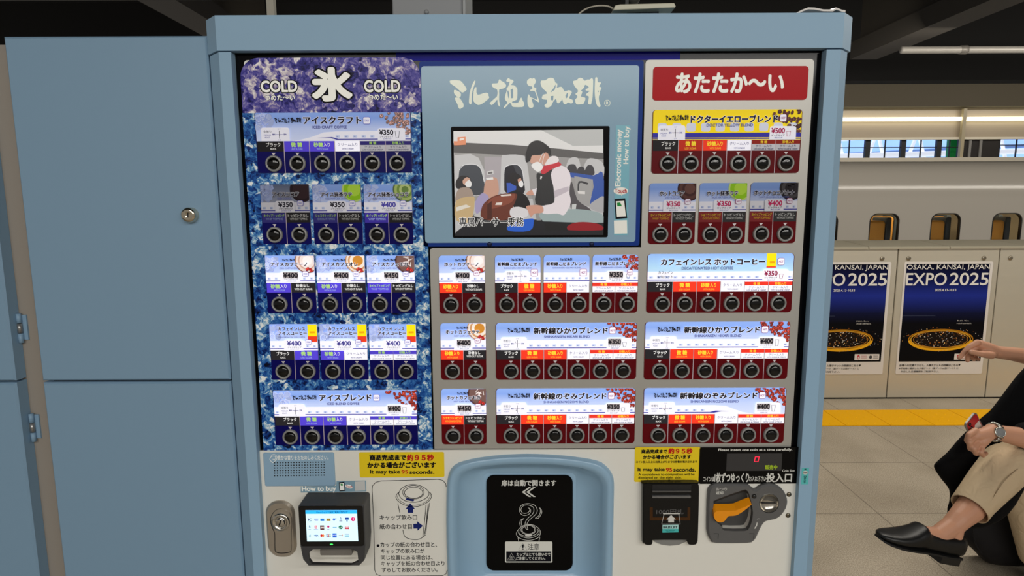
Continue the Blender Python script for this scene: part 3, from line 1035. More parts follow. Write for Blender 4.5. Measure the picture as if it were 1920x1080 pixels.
        if twoline:
            for k, s_ in enumerate(title):
                q = B(.2, .05 + k * .075, .76 if k == 0 else .79, .11 + k * .08)
                T(mb, s_, q, yl, halo, .085)
                T(mb, s_, q, yl - EPS, dk, .042)
            T(mb, sub, B(.2, .215, .75, .235), yl - EPS, vi, 0.0)
        else:
            dv = 0 if brand else .02
            if brand:
                f = lambda p: (U(.36 + .26 * (p[0] - 843) / 285.), V(.095 - .045 * (200 - p[1]) / 55.))
                logo(mb, f, yl - EPS, dk)
            tb = titlebox or (.13, .115, .86, .18)
            q = B(tb[0], tb[1] + dv, tb[2], tb[3] + dv)
            T(mb, title, q, yl, halo, .09)
            T(mb, title, q, yl - EPS, dk, .042)
            T(mb, sub, B(.2, .203 + dv, .8, .230 + dv), yl - EPS, vi, 0.0, keep=True)
        bu, bw, bv = .755, .125, (.255, .345)
        if roast or not price:
            bu, bw, bv = .78, .16, (.235, .36)
        if not hot:
            bv = (.27, .36)
    if badge:
        q = B(bu, bv[0], bu + bw, bv[1])
        bc = M((150, 40, 110) if hot else (74, 72, 180), .4, 0, e * .5, 'badge_line')
        mb.flat(rr(q, .0028), yl, bc)
        s_ = .0006
        mb.flat(rr((q[0] + s_, q[1] + s_, q[2] - s_, q[3] - s_), .0023), yl - EPS, M(shade((238, 236, 250), dim), .4, 0, e, 'badge_white'))
        hh = (q[3] - q[1])
        T(mb, 'HOT' if hot else 'COLD', (q[0] + .18 * (q[2] - q[0]), q[1] + .36 * hh, q[2] - .18 * (q[2] - q[0]), q[3] - .36 * hh), yl - 2 * EPS, bc, .02)
    if roast:
        o0 = (.037, .183) if wide else (.21, .54)
        g = lambda u0, v0, u1, v1: B(o0[0] + u0 * o0[1], .245 + v0 * .225, o0[0] + u1 * o0[1], .245 + v1 * .225)
        T(mb, '中煎り', g(.1, .2, .36, .4), yl, dk, .0)
        T(mb, 'MEDIUM', g(.1, .5, .34, .6), yl, vi, .0)
        T(mb, 'ROAST', g(.13, .68, .31, .78), yl, vi, .0)
        mb.rect(g(.52, .49, .76, .515), yl, M((120, 60, 120) if hot else (80, 70, 170), .4, name='axis_ink'))
        mb.rect(g(.632, .22, .648, .82), yl, dk)
        T(mb, '酸味', g(.4, .44, .5, .56), yl, vi, .02)
        T(mb, '苦味', g(.79, .44, .89, .56), yl, vi, .02)
        T(mb, 'コク', g(.59, .06, .69, .15), yl, vi)
        T(mb, 'うす', g(.59, .87, .69, .96), yl, vi)
        du, dv = roast
        mb.flat(ell(g(du, 0, du, 0)[0], g(0, dv, 0, dv)[1], .0008, .0008, 8), yl - EPS, dk)
    if extra:
        T(mb, extra[0], B(.075, .285, .175, .335), yl, dk, .005)
        T(mb, extra[1], B(.07, .36, .175, .41), yl, dk, .005)
    mb.build('heading_lettering', card)
    if price:
        mb = MB()
        pc = (30, 28, 40) if grey or not hot else (176, 28, 84)
        if navy_price:
            pc = (74, 66, 176)
        pm = M(pc, .45, 0, .03, 'price_ink')
        q = B(.797, .29, .885, .372) if wide else B(.37, .295, .66, .378)
        if grey:
            hw = .06 * (q[2] - q[0])
            mb.rect((q[0] - hw * .2, q[1] - .0012, q[2] + hw * .4, q[3] + .001), yl, M((172, 164, 168), .4, 0, e * .3, 'price_shade'))
        T(mb, price, q, yl - EPS, pm, .03)
        T(mb, cup, B(.80, .388, .885, .418) if wide else B(.38, .392, .66, .42), yl - EPS, dk, .01)
        T(mb, 'BIG CUP' if cup.startswith('ビ') else 'JUMBO CUP', B(.82, .432, .872, .452) if wide else B(.43, .432, .62, .452), yl - EPS, vi)
        if wide or roast is None and not wide and opts == ['LC', 'SC'] and hot:
            k0 = (.898, .925) if wide else (.74, .82)
            jm = cup.startswith('ジ')
            va, vb_ = (.31, .42) if jm else (.345, .42)
            if not wide:
                va, vb_ = .33, .40
            mb.stroke([(U(k0[0]), V(va)), (U(k0[1]), V(va)), (U(k0[1] - (k0[1] - k0[0]) * .18), V(vb_)), (U(k0[0] + (k0[1] - k0[0]) * .18), V(vb_))], .0007, yl, pm, True)
        mb.build('price_tag', card)
    # option labels and buttons
    n = len(opts)
    if wide:
        edges = [0.004] + [.178 + (.996 - .178) * k / 5 for k in range(5)] + [.996]
        cen = [.108] + [.262 + .1607 * k for k in range(5)]
    else:
        edges = [0.006, .5, .994]
        cen = [.255, .765]
    oe = e if opt_e is None else opt_e
    for k, op in enumerate(opts):
        ek = oe[k] if isinstance(oe, (list, tuple)) else oe
        dk_ = 1.0 if ek > .2 else .8
        mb = MB()
        u0, u1 = edges[k] + .002, edges[k + 1] - .002
        jp, en = OPT[op]
        if op in ('K', 'N', 'NS'):
            col, ink, ink2 = (44, 42, 46), (240, 240, 240), (235, 235, 235)
            eb = ek * .5
        elif op == 'C':
            col, ink, ink2 = (240, 240, 252), (44, 42, 100), (70, 70, 130)
            eb = ek
        elif op in ('LC', 'SC'):
            col, ink, ink2 = (240, 240, 250), (44, 42, 100), (70, 70, 110)
            eb = ek
        else:
            col = (236, 58, 36) if hot else (82, 66, 206)
            ink = (255, 226, 60) if hot else (186, 232, 120)
            ink2 = (255, 190, 60) if hot else (160, 176, 236)
            eb = ek
        if ek < .06:
            col = (150, 52, 56) if hot and op in ('W', 'H') else (66, 62, 150) if op in ('W', 'H') else col  # unlit labels: the missing backlight is put into duller colours
            ink, ink2 = shade(ink, .75), shade(ink2, .7)
            if hot and op == 'N':
                col = (66, 66, 68)
        yo = y1
        rc = B(u0, ve, u1, vo)
        mb.rect(rc, yo, M(shade(col, dk_), .3, 0, eb, 'option_print'))
        im = M(ink, .4, 0, ek * .7, 'option_ink')
        im2 = M(ink2, .4, 0, ek * .5, 'option_small_ink')
        G = lambda a, c, d, f_: B(u0 + a * (u1 - u0), ve + c * (vo - ve), u0 + d * (u1 - u0), ve + f_ * (vo - ve))
        ox = .1 if (wide and k == 0) else 0
        if op in ('LC', 'SC'):
            mb.rect(G(0, .03, 1, .4), yo - EPS, M(shade((226, 54, 40) if hot else (76, 62, 190), dk_ if ek > .2 else .62), .3, 0, ek, 'option_band'))
            im3 = M((255, 220, 60) if hot else (176, 226, 110), .4, 0, ek * .5, 'option_band_ink')
            T(mb, jp, G(.36 if op == 'LC' else .26, .07, .64 if op == 'LC' else .74, .36), yo - 2 * EPS, im3, .02, keep=True)
            T(mb, 'クリーム入り', G(.17, .44, .83, .74), yo - 2 * EPS, im, .0, keep=True)
            T(mb, en, G(.09, .8, .91, .93), yo - 2 * EPS, im2, .01)
        elif op in ('W', 'H', 'N', 'CN'):
            T(mb, jp, G(.08, .16, .94, .44), yo - EPS, im, .025)
            T(mb, en, G(.16, .54, .88, .74), yo - EPS, im2, .025)
        elif op in ('NS',):
            T(mb, jp, G(.22, .14, .75, .46), yo - EPS, im, .025)
            T(mb, en, G(.14, .56, .88, .76), yo - EPS, im2, .03)
        elif op == 'S':
            T(mb, '砂糖', G(.17, .14, .53, .56), yo - EPS, im, .03)
            T(mb, '入り', G(.56, .16, .82, .54), yo - EPS, M((245, 245, 240), .4, 0, ek * .6, 'option_ink') if not hot else im, .02)
            T(mb, en, G(.28, .68, .76, .86), yo - EPS, im2, .025)
        elif op == 'C':
            T(mb, jp, G(.1, .14, .9, .56), yo - EPS, im, .0, keep=True)
            T(mb, en, G(.28, .7, .74, .84), yo - EPS, im2, .01)
        elif op == 'L':
            T(mb, jp, G(.28, .12, .72, .56), yo - EPS, im, .03)
            T(mb, en, G(.26, .68, .74, .86), yo - EPS, im2, .02)
        else:
            T(mb, jp, G(.24 + ox, .14, .78 + ox, .52), yo - EPS, im, .03)
            T(mb, en, G(.4 + ox, .66, .62 + ox, .82), yo - EPS, im2, .03)
        # divider line and arrow of this column
        if k < n - 1:
            mb.rect(B(edges[k + 1] - .0022 * (1 if wide else 2.5), ve, edges[k + 1] + .0022 * (1 if wide else 2.5), .998), yo - .5 * EPS, M((200, 186, 196), .4, 0, .03, 'divider_print'))
        mb.flat([(U(cen[k]) - .0033, V(.665)), (U(cen[k]) + .0033, V(.665)), (U(cen[k]), V(.708))], yo, M((214, 206, 208), .4, 0, .05, 'arrow_print'))
        mb.build('option_label', card)
        push_button(U(cen[k]), V(.842))
    return card


SIX = ['K', 'L', 'S', 'C', 'LC', 'SC']
JB, BG = 'ジャンボカップ', 'ビッグカップ'
E1, E2 = 0.56, 0.05
# cold side
menu_card((477, 211, 770, 324), SIX, False, 'アイスクラフト', 'ICED CRAFT COFFEE', '¥350', JB, .30, 'fadedbeans', 'noseleft', (.127, .30), roast=(.645, .6), titlebox=(.313, .07, .683, .185), opt_e=[.1, .25, .3, .38, .14, .1], dim=.92)
menu_card((487, 345.5, 579, 457.5), ['W', 'N'], False, 'アイスココア', 'ICED COCOA', '¥350', JB, .04, 'choc', brand=False, dim=.80, opt_e=.03, titlebox=(.26, .11, .80, .185), bg=[(0, (180, 186, 206)), (1, (104, 116, 146))])
menu_card((584.5, 345.5, 676.5, 457.5), ['H', 'N'], False, 'アイス抹茶ラテ', 'ICED MATCHA LATTE', '¥350', JB, .16, 'matcha', brand=False, dim=.86, opt_e=.03, titlebox=(.19, .11, .82, .185))
menu_card((681, 345.5, 772, 457.5), ['W', 'N'], False, 'アイス抹茶ショコラ', 'ICED MATCHA CHOCOLATE', '¥400', JB, .20, 'matchaw', brand=False, dim=.9, opt_e=[.12, .03], titlebox=(.10, .11, .93, .185), navy_price=True)
menu_card((496, 479, 589, 587), ['S', 'NS'], False, 'アイスカプチーノ', 'ICED CAPPUCCINO', '¥400', JB, E1, 'cappu', grey=True)
menu_card((592, 479, 683.5, 587), ['S', 'NS'], False, 'アイスカフェオレ', 'ICED CAFE AU LAIT', '¥400', JB, E1, 'latte', grey=True)
menu_card((686.5, 479, 777, 587), ['W', 'N'], False, 'アイスカフェモカ', 'ICED CAFE MOCHA', '¥450', JB, E1, 'mocha', grey=True)
menu_card((504, 607.5, 594.5, 712), ['K', 'L'], False, ('カフェインレス', 'アイスコーヒー'), 'DECAFFEINATED ICED COFFEE', '¥400', JB, E1, 'flag', twoline=True, navy_price=True)
menu_card((598, 607.5, 687.5, 712), ['S', 'C'], False, ('カフェインレス', 'アイスコーヒー'), 'DECAFFEINATED ICED COFFEE', '¥400', JB, E1, 'flag', twoline=True, navy_price=True)
menu_card((691, 607.5, 780, 712), ['LC', 'SC'], False, ('カフェインレス', 'アイスコーヒー'), 'DECAFFEINATED ICED COFFEE', '¥400', JB, E1, 'flag', twoline=True, navy_price=True)
menu_card((511, 731.5, 781.5, 834), SIX, False, 'アイスブレンド', 'ICED BLEND COFFEE', '¥400', JB, E1, 'beans', 'mid', (.135, .305), roast=(.62, .56), titlebox=(.325, .07, .685, .185), grey=True)
# hot, left column
menu_card((822, 479, 909, 588), ['S', 'NS'], True, 'ホットカプチーノ', 'HOT CAPPUCCINO', '¥400', BG, E1, 'cappu', grey=True)
menu_card((825, 606, 911, 712), ['S', 'NS'], True, 'ホットカフェラテ', 'HOT CAFE LATTE', '¥400', BG, E1, 'latte', grey=True)
menu_card((826.5, 729, 911.5, 833), ['CN', 'N'], True, 'ホットカフェモカ', 'HOT CAFE MOCHA', '¥450', BG, E1, 'mocha', grey=True)
# hot, middle
menu_card((927.6, 478.5, 1014, 587.5), ['K', 'L'], True, '新幹線こだまブレンド', 'SHINKANSEN KODAMA BLEND', None, BG, E1, None, roast=(.7, .4), titlebox=(.06, .115, .92, .18))
menu_card((1019, 478, 1106, 587), ['S', 'C'], True, '新幹線こだまブレンド', 'SHINKANSEN KODAMA BLEND', None, BG, E1, None, titlebox=(.06, .115, .92, .18))
menu_card((1111, 477.5, 1197.5, 586.5), ['LC', 'SC'], True, '新幹線こだまブレンド', 'SHINKANSEN KODAMA BLEND', '¥350', BG, E1, 'beans', titlebox=(.06, .115, .92, .18), grey=True)
menu_card((929, 605, 1195, 711.5), SIX, True, '新幹線ひかりブレンド', 'SHINKANSEN HIKARI BLEND', '¥350', BG, E1, 'beans', roast=(.56, .38), grey=True)
menu_card((929.5, 728, 1192, 831.5), SIX, True, '新幹線のぞみブレンド', 'SHINKANSEN NOZOMI BLEND', '¥350', BG, E1, 'beans', roast=(.6, .62), grey=True)
# hot, right column
menu_card((1224, 205.5, 1505, 325), SIX, True, 'ドクターイエローブレンド', 'DOCTOR YELLOW BLEND', '¥500', BG, .26, 'darkbeans', 'yellow', (.085, .24), roast=(.62, .5), titlebox=(.255, .09, .835, .2), bg=[(0, (250, 224, 20)), (1, (246, 216, 24))], opt_e=[.06, .18, .24, .3, .16, .1], dim=.96)
menu_card((1217.5, 343.5, 1306, 457.5), ['W', 'N'], True, 'ホットココア', 'HOT COCOA', '¥350', BG, .14, 'cocoa', brand=False, dim=.88, opt_e=.03, titlebox=(.22, .11, .74, .185))
menu_card((1312, 343, 1401.5, 457), ['H', 'N'], True, 'ホット抹茶ラテ', 'HOT MATCHA LATTE', '¥350', BG, .12, 'matcha', brand=False, dim=.86, opt_e=.03, titlebox=(.15, .11, .80, .185))
menu_card((1408, 342, 1497.5, 456), ['W', 'N'], True, 'ホットチョコバナナ', 'HOT CHOCOLATE BANANA', '¥400', BG, .05, 'greyb', brand=False, dim=.82, opt_e=.03, titlebox=(.07, .11, .9, .185))
menu_card((1214, 475.5, 1490, 586), SIX, True, 'カフェインレス ホットコーヒー', 'DECAFFEINATED HOT COFFEE', '¥350', BG, E1, 'flag', 'mid', False, titlebox=(.092, .085, .795, .19), extra=('カフェイン', '97％カット'), bg=[(0, (206, 222, 246)), (.5, (170, 208, 236)), (1, (140, 178, 236))])
menu_card((1209.5, 603, 1482, 711), SIX, True, '新幹線ひかりブレンド', 'SHINKANSEN HIKARI BLEND', '¥400', JB, E1, 'beans', roast=(.56, .38), grey=True)
menu_card((1207, 727, 1475, 831), SIX, True, '新幹線のぞみブレンド', 'SHINKANSEN NOZOMI BLEND', '¥400', JB, E1, 'beans', 'noseright', (.07, .235), roast=(.6, .62), titlebox=(.255, .08, .795, .19), grey=True)


# ------------------------------------------------------------------ lower front of the machine
YP = YW - EPS
# speaker plate
b = MB()
r = (P(496, 880, YW).x, P(560, 910.5, YW).z, P(628, 880, YW).x, zlow - 0.003)
b.plate(rr(r, 0.003), YW - 0.003, YW, BLUE, bev=0.001)
SPK = b.build('speaker_plate', VM, 'pale blue speaker plate with rows of holes')
b = MB()
for i in range(19):
    for j in range(6):
        x, z = P2(490 + (117 + i * 24.2) / 4.695, 840 + (131 - i * .35 + j * 22.7) / 4.695, YW - 0.0032)
        b.flat(ell(x, z, 0.00125, 0.00125, 10), YW - 0.0032, M((8, 8, 10), .8, name='hole_black'))
b.build('speaker_holes', SPK)
b = MB()
TP(b, '豊かな香りをおたのしみください。', 520, 854, 616, 862, YW - 0.0033, WINK, .01)
b.build('lettering', SPK)
b = MB()
for q in ([(512, 868), (506, 862), (509, 856), (516, 856), (516, 861), (511, 861)], [(508, 854), (514, 852), (519, 856), (518, 862), (511, 868)]):
    b.stroke([P2(*p, YW - 0.0033) for p in smoothline(q, 4)], .0009, YW - 0.0033, WINK)
b.build('steam_mark', SPK)


def yellow_sticker(px, lines):
    r_ = RC(*px, YP)
    m = MB()
    m.plate(rr(r_, .003, 4), YP - .0004, YP, M((238, 208, 18), .4, name='yellow_sticker'))
    s_ = m.build('wait_sticker', VM, 'yellow notice sticker with black and red lettering')
    m = MB()
    for tx, bx, mt, of in lines:
        TP(m, tx, *bx, YP - .0007, mt, of)
    m.build('lettering', s_)
    return s_


RINK = M((196, 30, 30), .5, name='red_ink')
yellow_sticker((673, 848, 833.5, 894.5), [
    ('商品完成まで', (693, 853, 761, 863), INK, .05), ('約９５秒', (763, 852.5, 813, 863.5), RINK, .05),
    ('かかる場合がございます', (689, 867, 817, 877), INK, .05),
    ('It may take', (694, 881, 750, 890), INK, .03), ('95', (753, 881.5, 765, 888), RINK, .03), ('seconds.', (768, 881.5, 814, 888.5), INK, .03)])
yellow_sticker((1190.5, 838.5, 1310.5, 903), [
    ('商品完成まで', (1203, 843, 1251, 850), INK, .05), ('約９５秒', (1254, 841, 1298, 850.5), RINK, .05),
    ('かかる場合がございます', (1206, 853.5, 1295, 860.5), INK, .05),
    ('コイン投入口上に出来上がりまでの秒数が表示されます', (1192.5, 864, 1307, 868), INK, .03),
    ('It may take', (1196, 877, 1246, 885), INK, .03), ('95', (1249, 877.5, 1260, 884), RINK, .03), ('seconds.', (1263, 877, 1304, 884), INK, .03),
    ('A countdown to completion will be', (1197, 887.5, 1302, 892.5), INK, .015), ('displayed on the right side.', (1197, 893.5, 1278, 899), INK, .015)])
# How to buy strip
b = MB()
YH = YP - .0002
b.flat([P2(564, 912, YH), P2(564, 923.5, YH), P2(687, 921.5, YH), P2(686.5, 901, YH), P2(631, 902, YH), P2(630, 911, YH)], YH, M((134, 168, 186), .4, name='sticker_blue'))
HB = b.build('how_to_buy_sticker', VM, 'pale blue strip reading How to buy')
b = MB()
YH2 = YH - EPS
TP(b, 'How to buy', 566, 912, 630, 923, YH2, WINK, .035)
b.flat([P2(*q, YH2) for q in crop(490, 840, 4.695, [(682, 302), (730, 297), (740, 378), (688, 382)])], YH2, INK)
b.flat([P2(*q, YH2) for q in crop(490, 840, 4.695, [(690, 312), (725, 308), (732, 368), (694, 372)])], YH2 - EPS, WINK)
b.flat([P2(*q, YH2) for q in crop(490, 840, 4.695, [(697, 315), (715, 313), (720, 330), (700, 331)])], YH2 - 2 * EPS, M((40, 150, 70), 0.5, name='green_ink'))
b.flat(ell(*P2(490 + 772 / 4.695, 840 + 340 / 4.695, YH2), .0068, .0036, 18, rot=-.3), YH2, WINK)
TP(b, 'Touch', 649, 910.5, 660.5, 914, YH2 - EPS, RINK, .03)
b.flat([P2(*q, YH2) for q in crop(490, 840, 4.695, [(823, 296), (912, 290), (916, 374), (825, 378)])], YH2, M((206, 208, 206), .5, name='blank_square'))
b.build('lettering', HB)

# lid instructions printed on the white panel
b = MB()
YI = YP
C7 = lambda pts: [P2(690 + x / 4.5, 840 + y / 4.5, YI) for x, y in pts]
b.stroke(C7([(660, 330), (655, 300), (630, 272), (590, 265), (110, 278), (65, 290), (38, 320), (35, 350), (50, 700), (57, 1030), (70, 1065), (110, 1082), (630, 1078), (660, 1060), (668, 1030)]), .0011, YI, INK)
LN = .0011
EL = lambda cx, cy, a, c, n=30, a0=0, a1=6.28318: C7([(cx + a * math.cos(a0 + (a1 - a0) * i / n), cy + c * math.sin(a0 + (a1 - a0) * i / n)) for i in range(n + (0 if a1 - a0 > 6.2 else 1))])
b.stroke(EL(385, 378, 78, 46), LN, YI, INK, True)
b.stroke(EL(383, 374, 91, 57), LN, YI, INK, True)
b.stroke(C7(smoothline([(258, 385), (280, 345), (330, 315), (390, 308), (450, 322), (500, 355), (515, 385), (500, 415), (450, 445), (385, 458), (320, 448), (275, 420), (258, 385)], 4)), LN, YI, INK)
b.stroke(C7(smoothline([(258, 375), (238, 400), (240, 430), (285, 470), (360, 495), (440, 488), (505, 455), (535, 415), (530, 385), (515, 370)], 4)), LN, YI, INK)
b.stroke(C7(smoothline([(246, 400), (252, 425), (290, 458), (360, 484), (440, 476), (500, 445), (524, 410), (526, 392)], 4)), LN * .7, YI, INK)
for q in ([(252, 468), (268, 545)], [(520, 462), (505, 560), (486, 730)], [(490, 480), (475, 640), (462, 752)], [(508, 470), (490, 640), (474, 745)], [(295, 690), (305, 735), (330, 760), (390, 773), (440, 766), (486, 735)]):
    b.stroke(C7(smoothline(q, 4)), LN, YI, INK)
NB = M((26, 40, 110), .5, name='navy_blue_ink')
b.flat(C7([(320, 425), (330, 422), (388, 432), (390, 442), (382, 450), (326, 441), (318, 434)]), YI, NB)
b.flat(C7([(356, 466), (396, 514), (380, 515), (382, 547), (334, 547), (334, 515), (316, 516)]), YI, NB)
b.flat(C7([(382, 640), (415, 638), (413, 617), (463, 657), (418, 698), (416, 679), (384, 680)]), YI, NB)
for tx, bx in (('キャップ飲み口', (98, 565, 414, 606)), ('紙の合わせ目', (98, 642, 370, 684)), ('カップの紙の合わせ目と、', (104, 795, 582, 836)), ('キャップの飲み口が', (108, 850, 478, 888)),
               ('同じ位置にある場合は、', (108, 905, 545, 942)), ('キャップを紙の合わせ目より', (110, 955, 645, 994)), ('ずらしてお飲みください。', (115, 1008, 588, 1046))):
    TP(b, tx, 690 + bx[0] / 4.5, 840 + bx[1] / 4.5, 690 + bx[2] / 4.5, 840 + bx[3] / 4.5, YI, INK, .012)
b.flat(EL(85, 824, 12, 12, 14), YI, INK)
b.build('lid_instructions', VM, 'printed lid instructions with an outlined paper cup')

# ---- cup window
C3 = lambda x, y: (820 + x / 4.321, 830 + y / 4.321)
OUT = [(72, 700), (74, 420), (80, 320), (96, 240), (130, 190), (175, 160), (300, 127), (480, 102), (620, 93), (750, 90), (900, 95), (1050, 106), (1200, 126), (1310, 150), (1375, 195), (1415, 250), (1432, 320), (1430, 500), (1424, 800), (1418, 1080), (1405, 1250), (1340, 1320), (760, 1345), (190, 1330), (100, 1260), (84, 1080)]
RIM = [(104, 700), (106, 420), (112, 330), (126, 262), (158, 214), (210, 184), (330, 152), (500, 132), (630, 124), (750, 122), (890, 126), (1030, 136), (1180, 158), (1280, 184), (1340, 222), (1380, 270), (1400, 340), (1400, 500), (1394, 800), (1388, 1080), (1376, 1230), (1310, 1290), (760, 1312), (220, 1300), (134, 1240), (116, 1080)]
INN = [(134, 700), (135, 430), (140, 340), (155, 280), (190, 246), (240, 222), (360, 195), (520, 178), (640, 173), (750, 171), (880, 174), (1010, 183), (1150, 202), (1250, 226), (1310, 255), (1350, 300), (1370, 360), (1368, 500), (1362, 800), (1354, 1080), (1342, 1200), (1280, 1250), (760, 1270), (240, 1262), (165, 1210), (146, 1080)]


def ray_loop(pts, c, n=120):
    out = []
    m_ = len(pts)
    for k in range(n):
        a = 2 * math.pi * k / n
        dx, dy = math.cos(a), math.sin(a)
        best = None
        for i in range(m_):
            x1, y1 = pts[i][0] - c[0], pts[i][1] - c[1]
            x2, y2 = pts[(i + 1) % m_][0] - c[0], pts[(i + 1) % m_][1] - c[1]
            den = dx * (y2 - y1) - dy * (x2 - x1)
            if abs(den) < 1e-9:
                continue
            t = (x1 * (y2 - y1) - y1 * (x2 - x1)) / den
            u = (x1 * dy - y1 * dx) / den
            if t > 0 and -1e-6 <= u <= 1 + 1e-6 and (best is None or t < best):
                best = t
        out.append((c[0] + dx * best, c[1] + dy * best))
    return out


CC = (752, 680)
DEEP = 0.046


def loop3(pts, y):
    q = ray_loop(smoothline(pts, 4, True), CC)
    return [(lambda p: (p.x, y, p.z))(P(*C3(*a), y)) for a in q]


def rrpx(x0, y0, x1, y1, rad, n=6):
    return [(p[0], p[1]) for p in rr((x0, y0, x1, y1), rad, n)]


BACK = rrpx(372, 246, 1122, 1062, 40)
bl = [(lambda p: (p.x, DEEP, p.z))(P(*C3(*a), DEEP)) for a in ray_loop(BACK, CC)]
L0, L1, L2 = loop3(OUT, YW), loop3(RIM, YW - .012), loop3(INN, YW - .009)
L05 = [tuple(a + (c - a) * .4 for a, c in zip(p, q)) for p, q in zip(L0, L1)]
L05 = [(p[0], YW - .0095, p[2]) for p in L05]
mids = []
for t, s_ in ((.12, .26), (.35, .62), (.65, .88), (.85, .96)):
    mids.append([(p[0] + (q[0] - p[0]) * t, p[1] + (q[1] - p[1]) * s_, p[2] + (q[2] - p[2]) * t) for p, q in zip(L2, bl)])
b = MB()
GB = M((148, 182, 208), .22, 0, 0, 'glossy_pale_blue_plastic')
b.loft([L0, L05, L1, L2] + mids + [bl], GB)
b.add(bl, [tuple(range(len(bl)))], GB)
CW = b.build('cup_window', VM, 'glossy pale blue surround of the cup hatch')
co_c = (1160, 420)
b = MB()
hole1 = [(p[0] + (L0[0][0] * 0 + sum(q[0] for q in L0) / len(L0) - p[0]) * .02, p[2] + (sum(q[2] for q in L0) / len(L0) - p[2]) * .02) for p in L0]
cavo = [P2(1205 + x / 6.857, 900 + y_ / 6.857, YW - .009) for x, y_ in smoothline([(903, 400), (905, 288), (948, 245), (1280, 127), (1332, 125), (1370, 168), (1400, 280), (1423, 420), (1405, 547), (1368, 630), (1312, 660), (1048, 655), (1010, 603), (920, 522), (900, 452)], 2, True)]
b.plate([(xb, 0.07), (xc, 0.07), (xc, zlow), (xb, zlow)], YW, 0.058, WHITEP, holes=[hole1, cavo])
b.build('lower_panel', VM, 'white lower front panel')
b = MB()
YD = DEEP - .004
q = [P2(*C3(*p), YD) for p in rrpx(397, 266, 1098, 1040, 62, 8)]
b.plate(q, YD, DEEP - .0005, M((4, 4, 5), .1, name='black_door_gloss', spec=.12), bev=.0015)
DOOR = b.build('hatch_door', CW, 'glossy black sliding hatch door')
b = MB()
YR = YD - .0004
CD = lambda pts: [P2(900 + x / 5.4, 880 + y / 5.4, YR) for x, y in pts]
LG = M((214, 214, 208), .5, name='pale_print')
TP(b, '扉は自動で開きます', 900 + 218 / 5.4, 880 + 110 / 5.4, 900 + 770 / 5.4, 880 + 167 / 5.4, YR, LG, .03)
b.flat(CD([(423, 230), (495, 180), (518, 180), (448, 230), (518, 280), (495, 280)]), YR, LG)
b.flat(CD([(468, 230), (540, 180), (566, 180), (494, 230), (566, 280), (540, 280)]), YR, LG)
SW = .0009
for q, cl in (([(485, 612), (465, 600), (455, 575), (462, 530), (490, 490), (530, 455), (545, 420), (540, 385), (510, 368), (470, 360), (430, 375), (415, 410), (430, 440), (465, 445), (495, 430), (503, 405), (485, 387), (510, 405), (508, 440), (480, 462), (440, 466), (410, 445), (400, 410), (412, 372), (450, 350), (500, 347), (550, 362), (576, 395), (578, 430), (555, 465), (520, 495), (490, 525), (475, 560), (485, 612)], False),
              ([(598, 385), (612, 410), (610, 440), (595, 470), (560, 494), (590, 494), (612, 468), (626, 435), (618, 405), (598, 385)], False),
              ([(445, 495), (415, 512), (402, 545), (408, 570), (422, 580), (432, 575), (420, 560), (420, 525), (445, 495)], False),
              ([(380, 620), (420, 580), (480, 558), (540, 565), (590, 595), (610, 625), (612, 650), (590, 690), (540, 712), (490, 720), (440, 712), (390, 690), (368, 655), (380, 620)], False),
              ([(388, 640), (410, 670), (450, 690), (500, 696), (550, 685), (590, 660), (602, 630)], False),
              ([(395, 615), (392, 640), (420, 664), (490, 680), (560, 660), (588, 630), (585, 605)], False),
              ([(384, 690), (392, 728)], False), ([(606, 685), (597, 728)], False)):
    b.stroke(CD(smoothline(q, 4)), SW, YR, LG)
for a_, c_ in ((75, 50), (64, 42)):
    b.stroke(CD([(490 + a_ * math.cos(i * .2094), 612 + c_ * math.sin(i * .2094)) for i in range(30)]), SW, YR, LG, True)
b.flat(CD([(460, 655), (520, 655), (524, 668), (515, 678), (465, 678), (456, 668)]), YR - EPS, LG)
# caution label
b.flat([p for p in CD(rrpx(254, 730, 733, 942, 12, 4))], YR - 2 * EPS, M((222, 222, 214), .5, name='label_white'))
b.flat(CD([(266, 830), (720, 830), (720, 930), (266, 930)]), YR - 3 * EPS, INK)
b.stroke(CD([(433, 746), (390, 816), (478, 816)]), .0006, YR - 3 * EPS, INK, True)
TP(b, '！', 900 + 427 / 5.4, 880 + 762 / 5.4, 900 + 441 / 5.4, 880 + 812 / 5.4, YR - 3 * EPS, INK, .03)
TP(b, '注意', 900 + 486 / 5.4, 880 + 752 / 5.4, 900 + 598 / 5.4, 880 + 816 / 5.4, YR - 3 * EPS, INK, .0)
b.stroke(CD([(319, 846), (278, 918), (362, 918)]), .0009, YR - 4 * EPS, LG, True)
for k in range(3):
    b.stroke(CD(smoothline([(308 + k * 11, 875), (311 + k * 11, 884), (306 + k * 11, 893), (309 + k * 11, 902)], 3)), .0006, YR - 4 * EPS, LG)
b.stroke(CD([(298, 908), (342, 908)]), .0006, YR - 4 * EPS, LG)
TP(b, 'カップはとても熱いので', 900 + 370 / 5.4, 880 + 846 / 5.4, 900 + 712 / 5.4, 880 + 876 / 5.4, YR - 4 * EPS, LG, .03)
TP(b, 'ご注意してください。', 900 + 366 / 5.4, 880 + 886 / 5.4, 900 + 660 / 5.4, 880 + 916 / 5.4, YR - 4 * EPS, LG, .03)
b.build('hatch_lettering', DOOR)

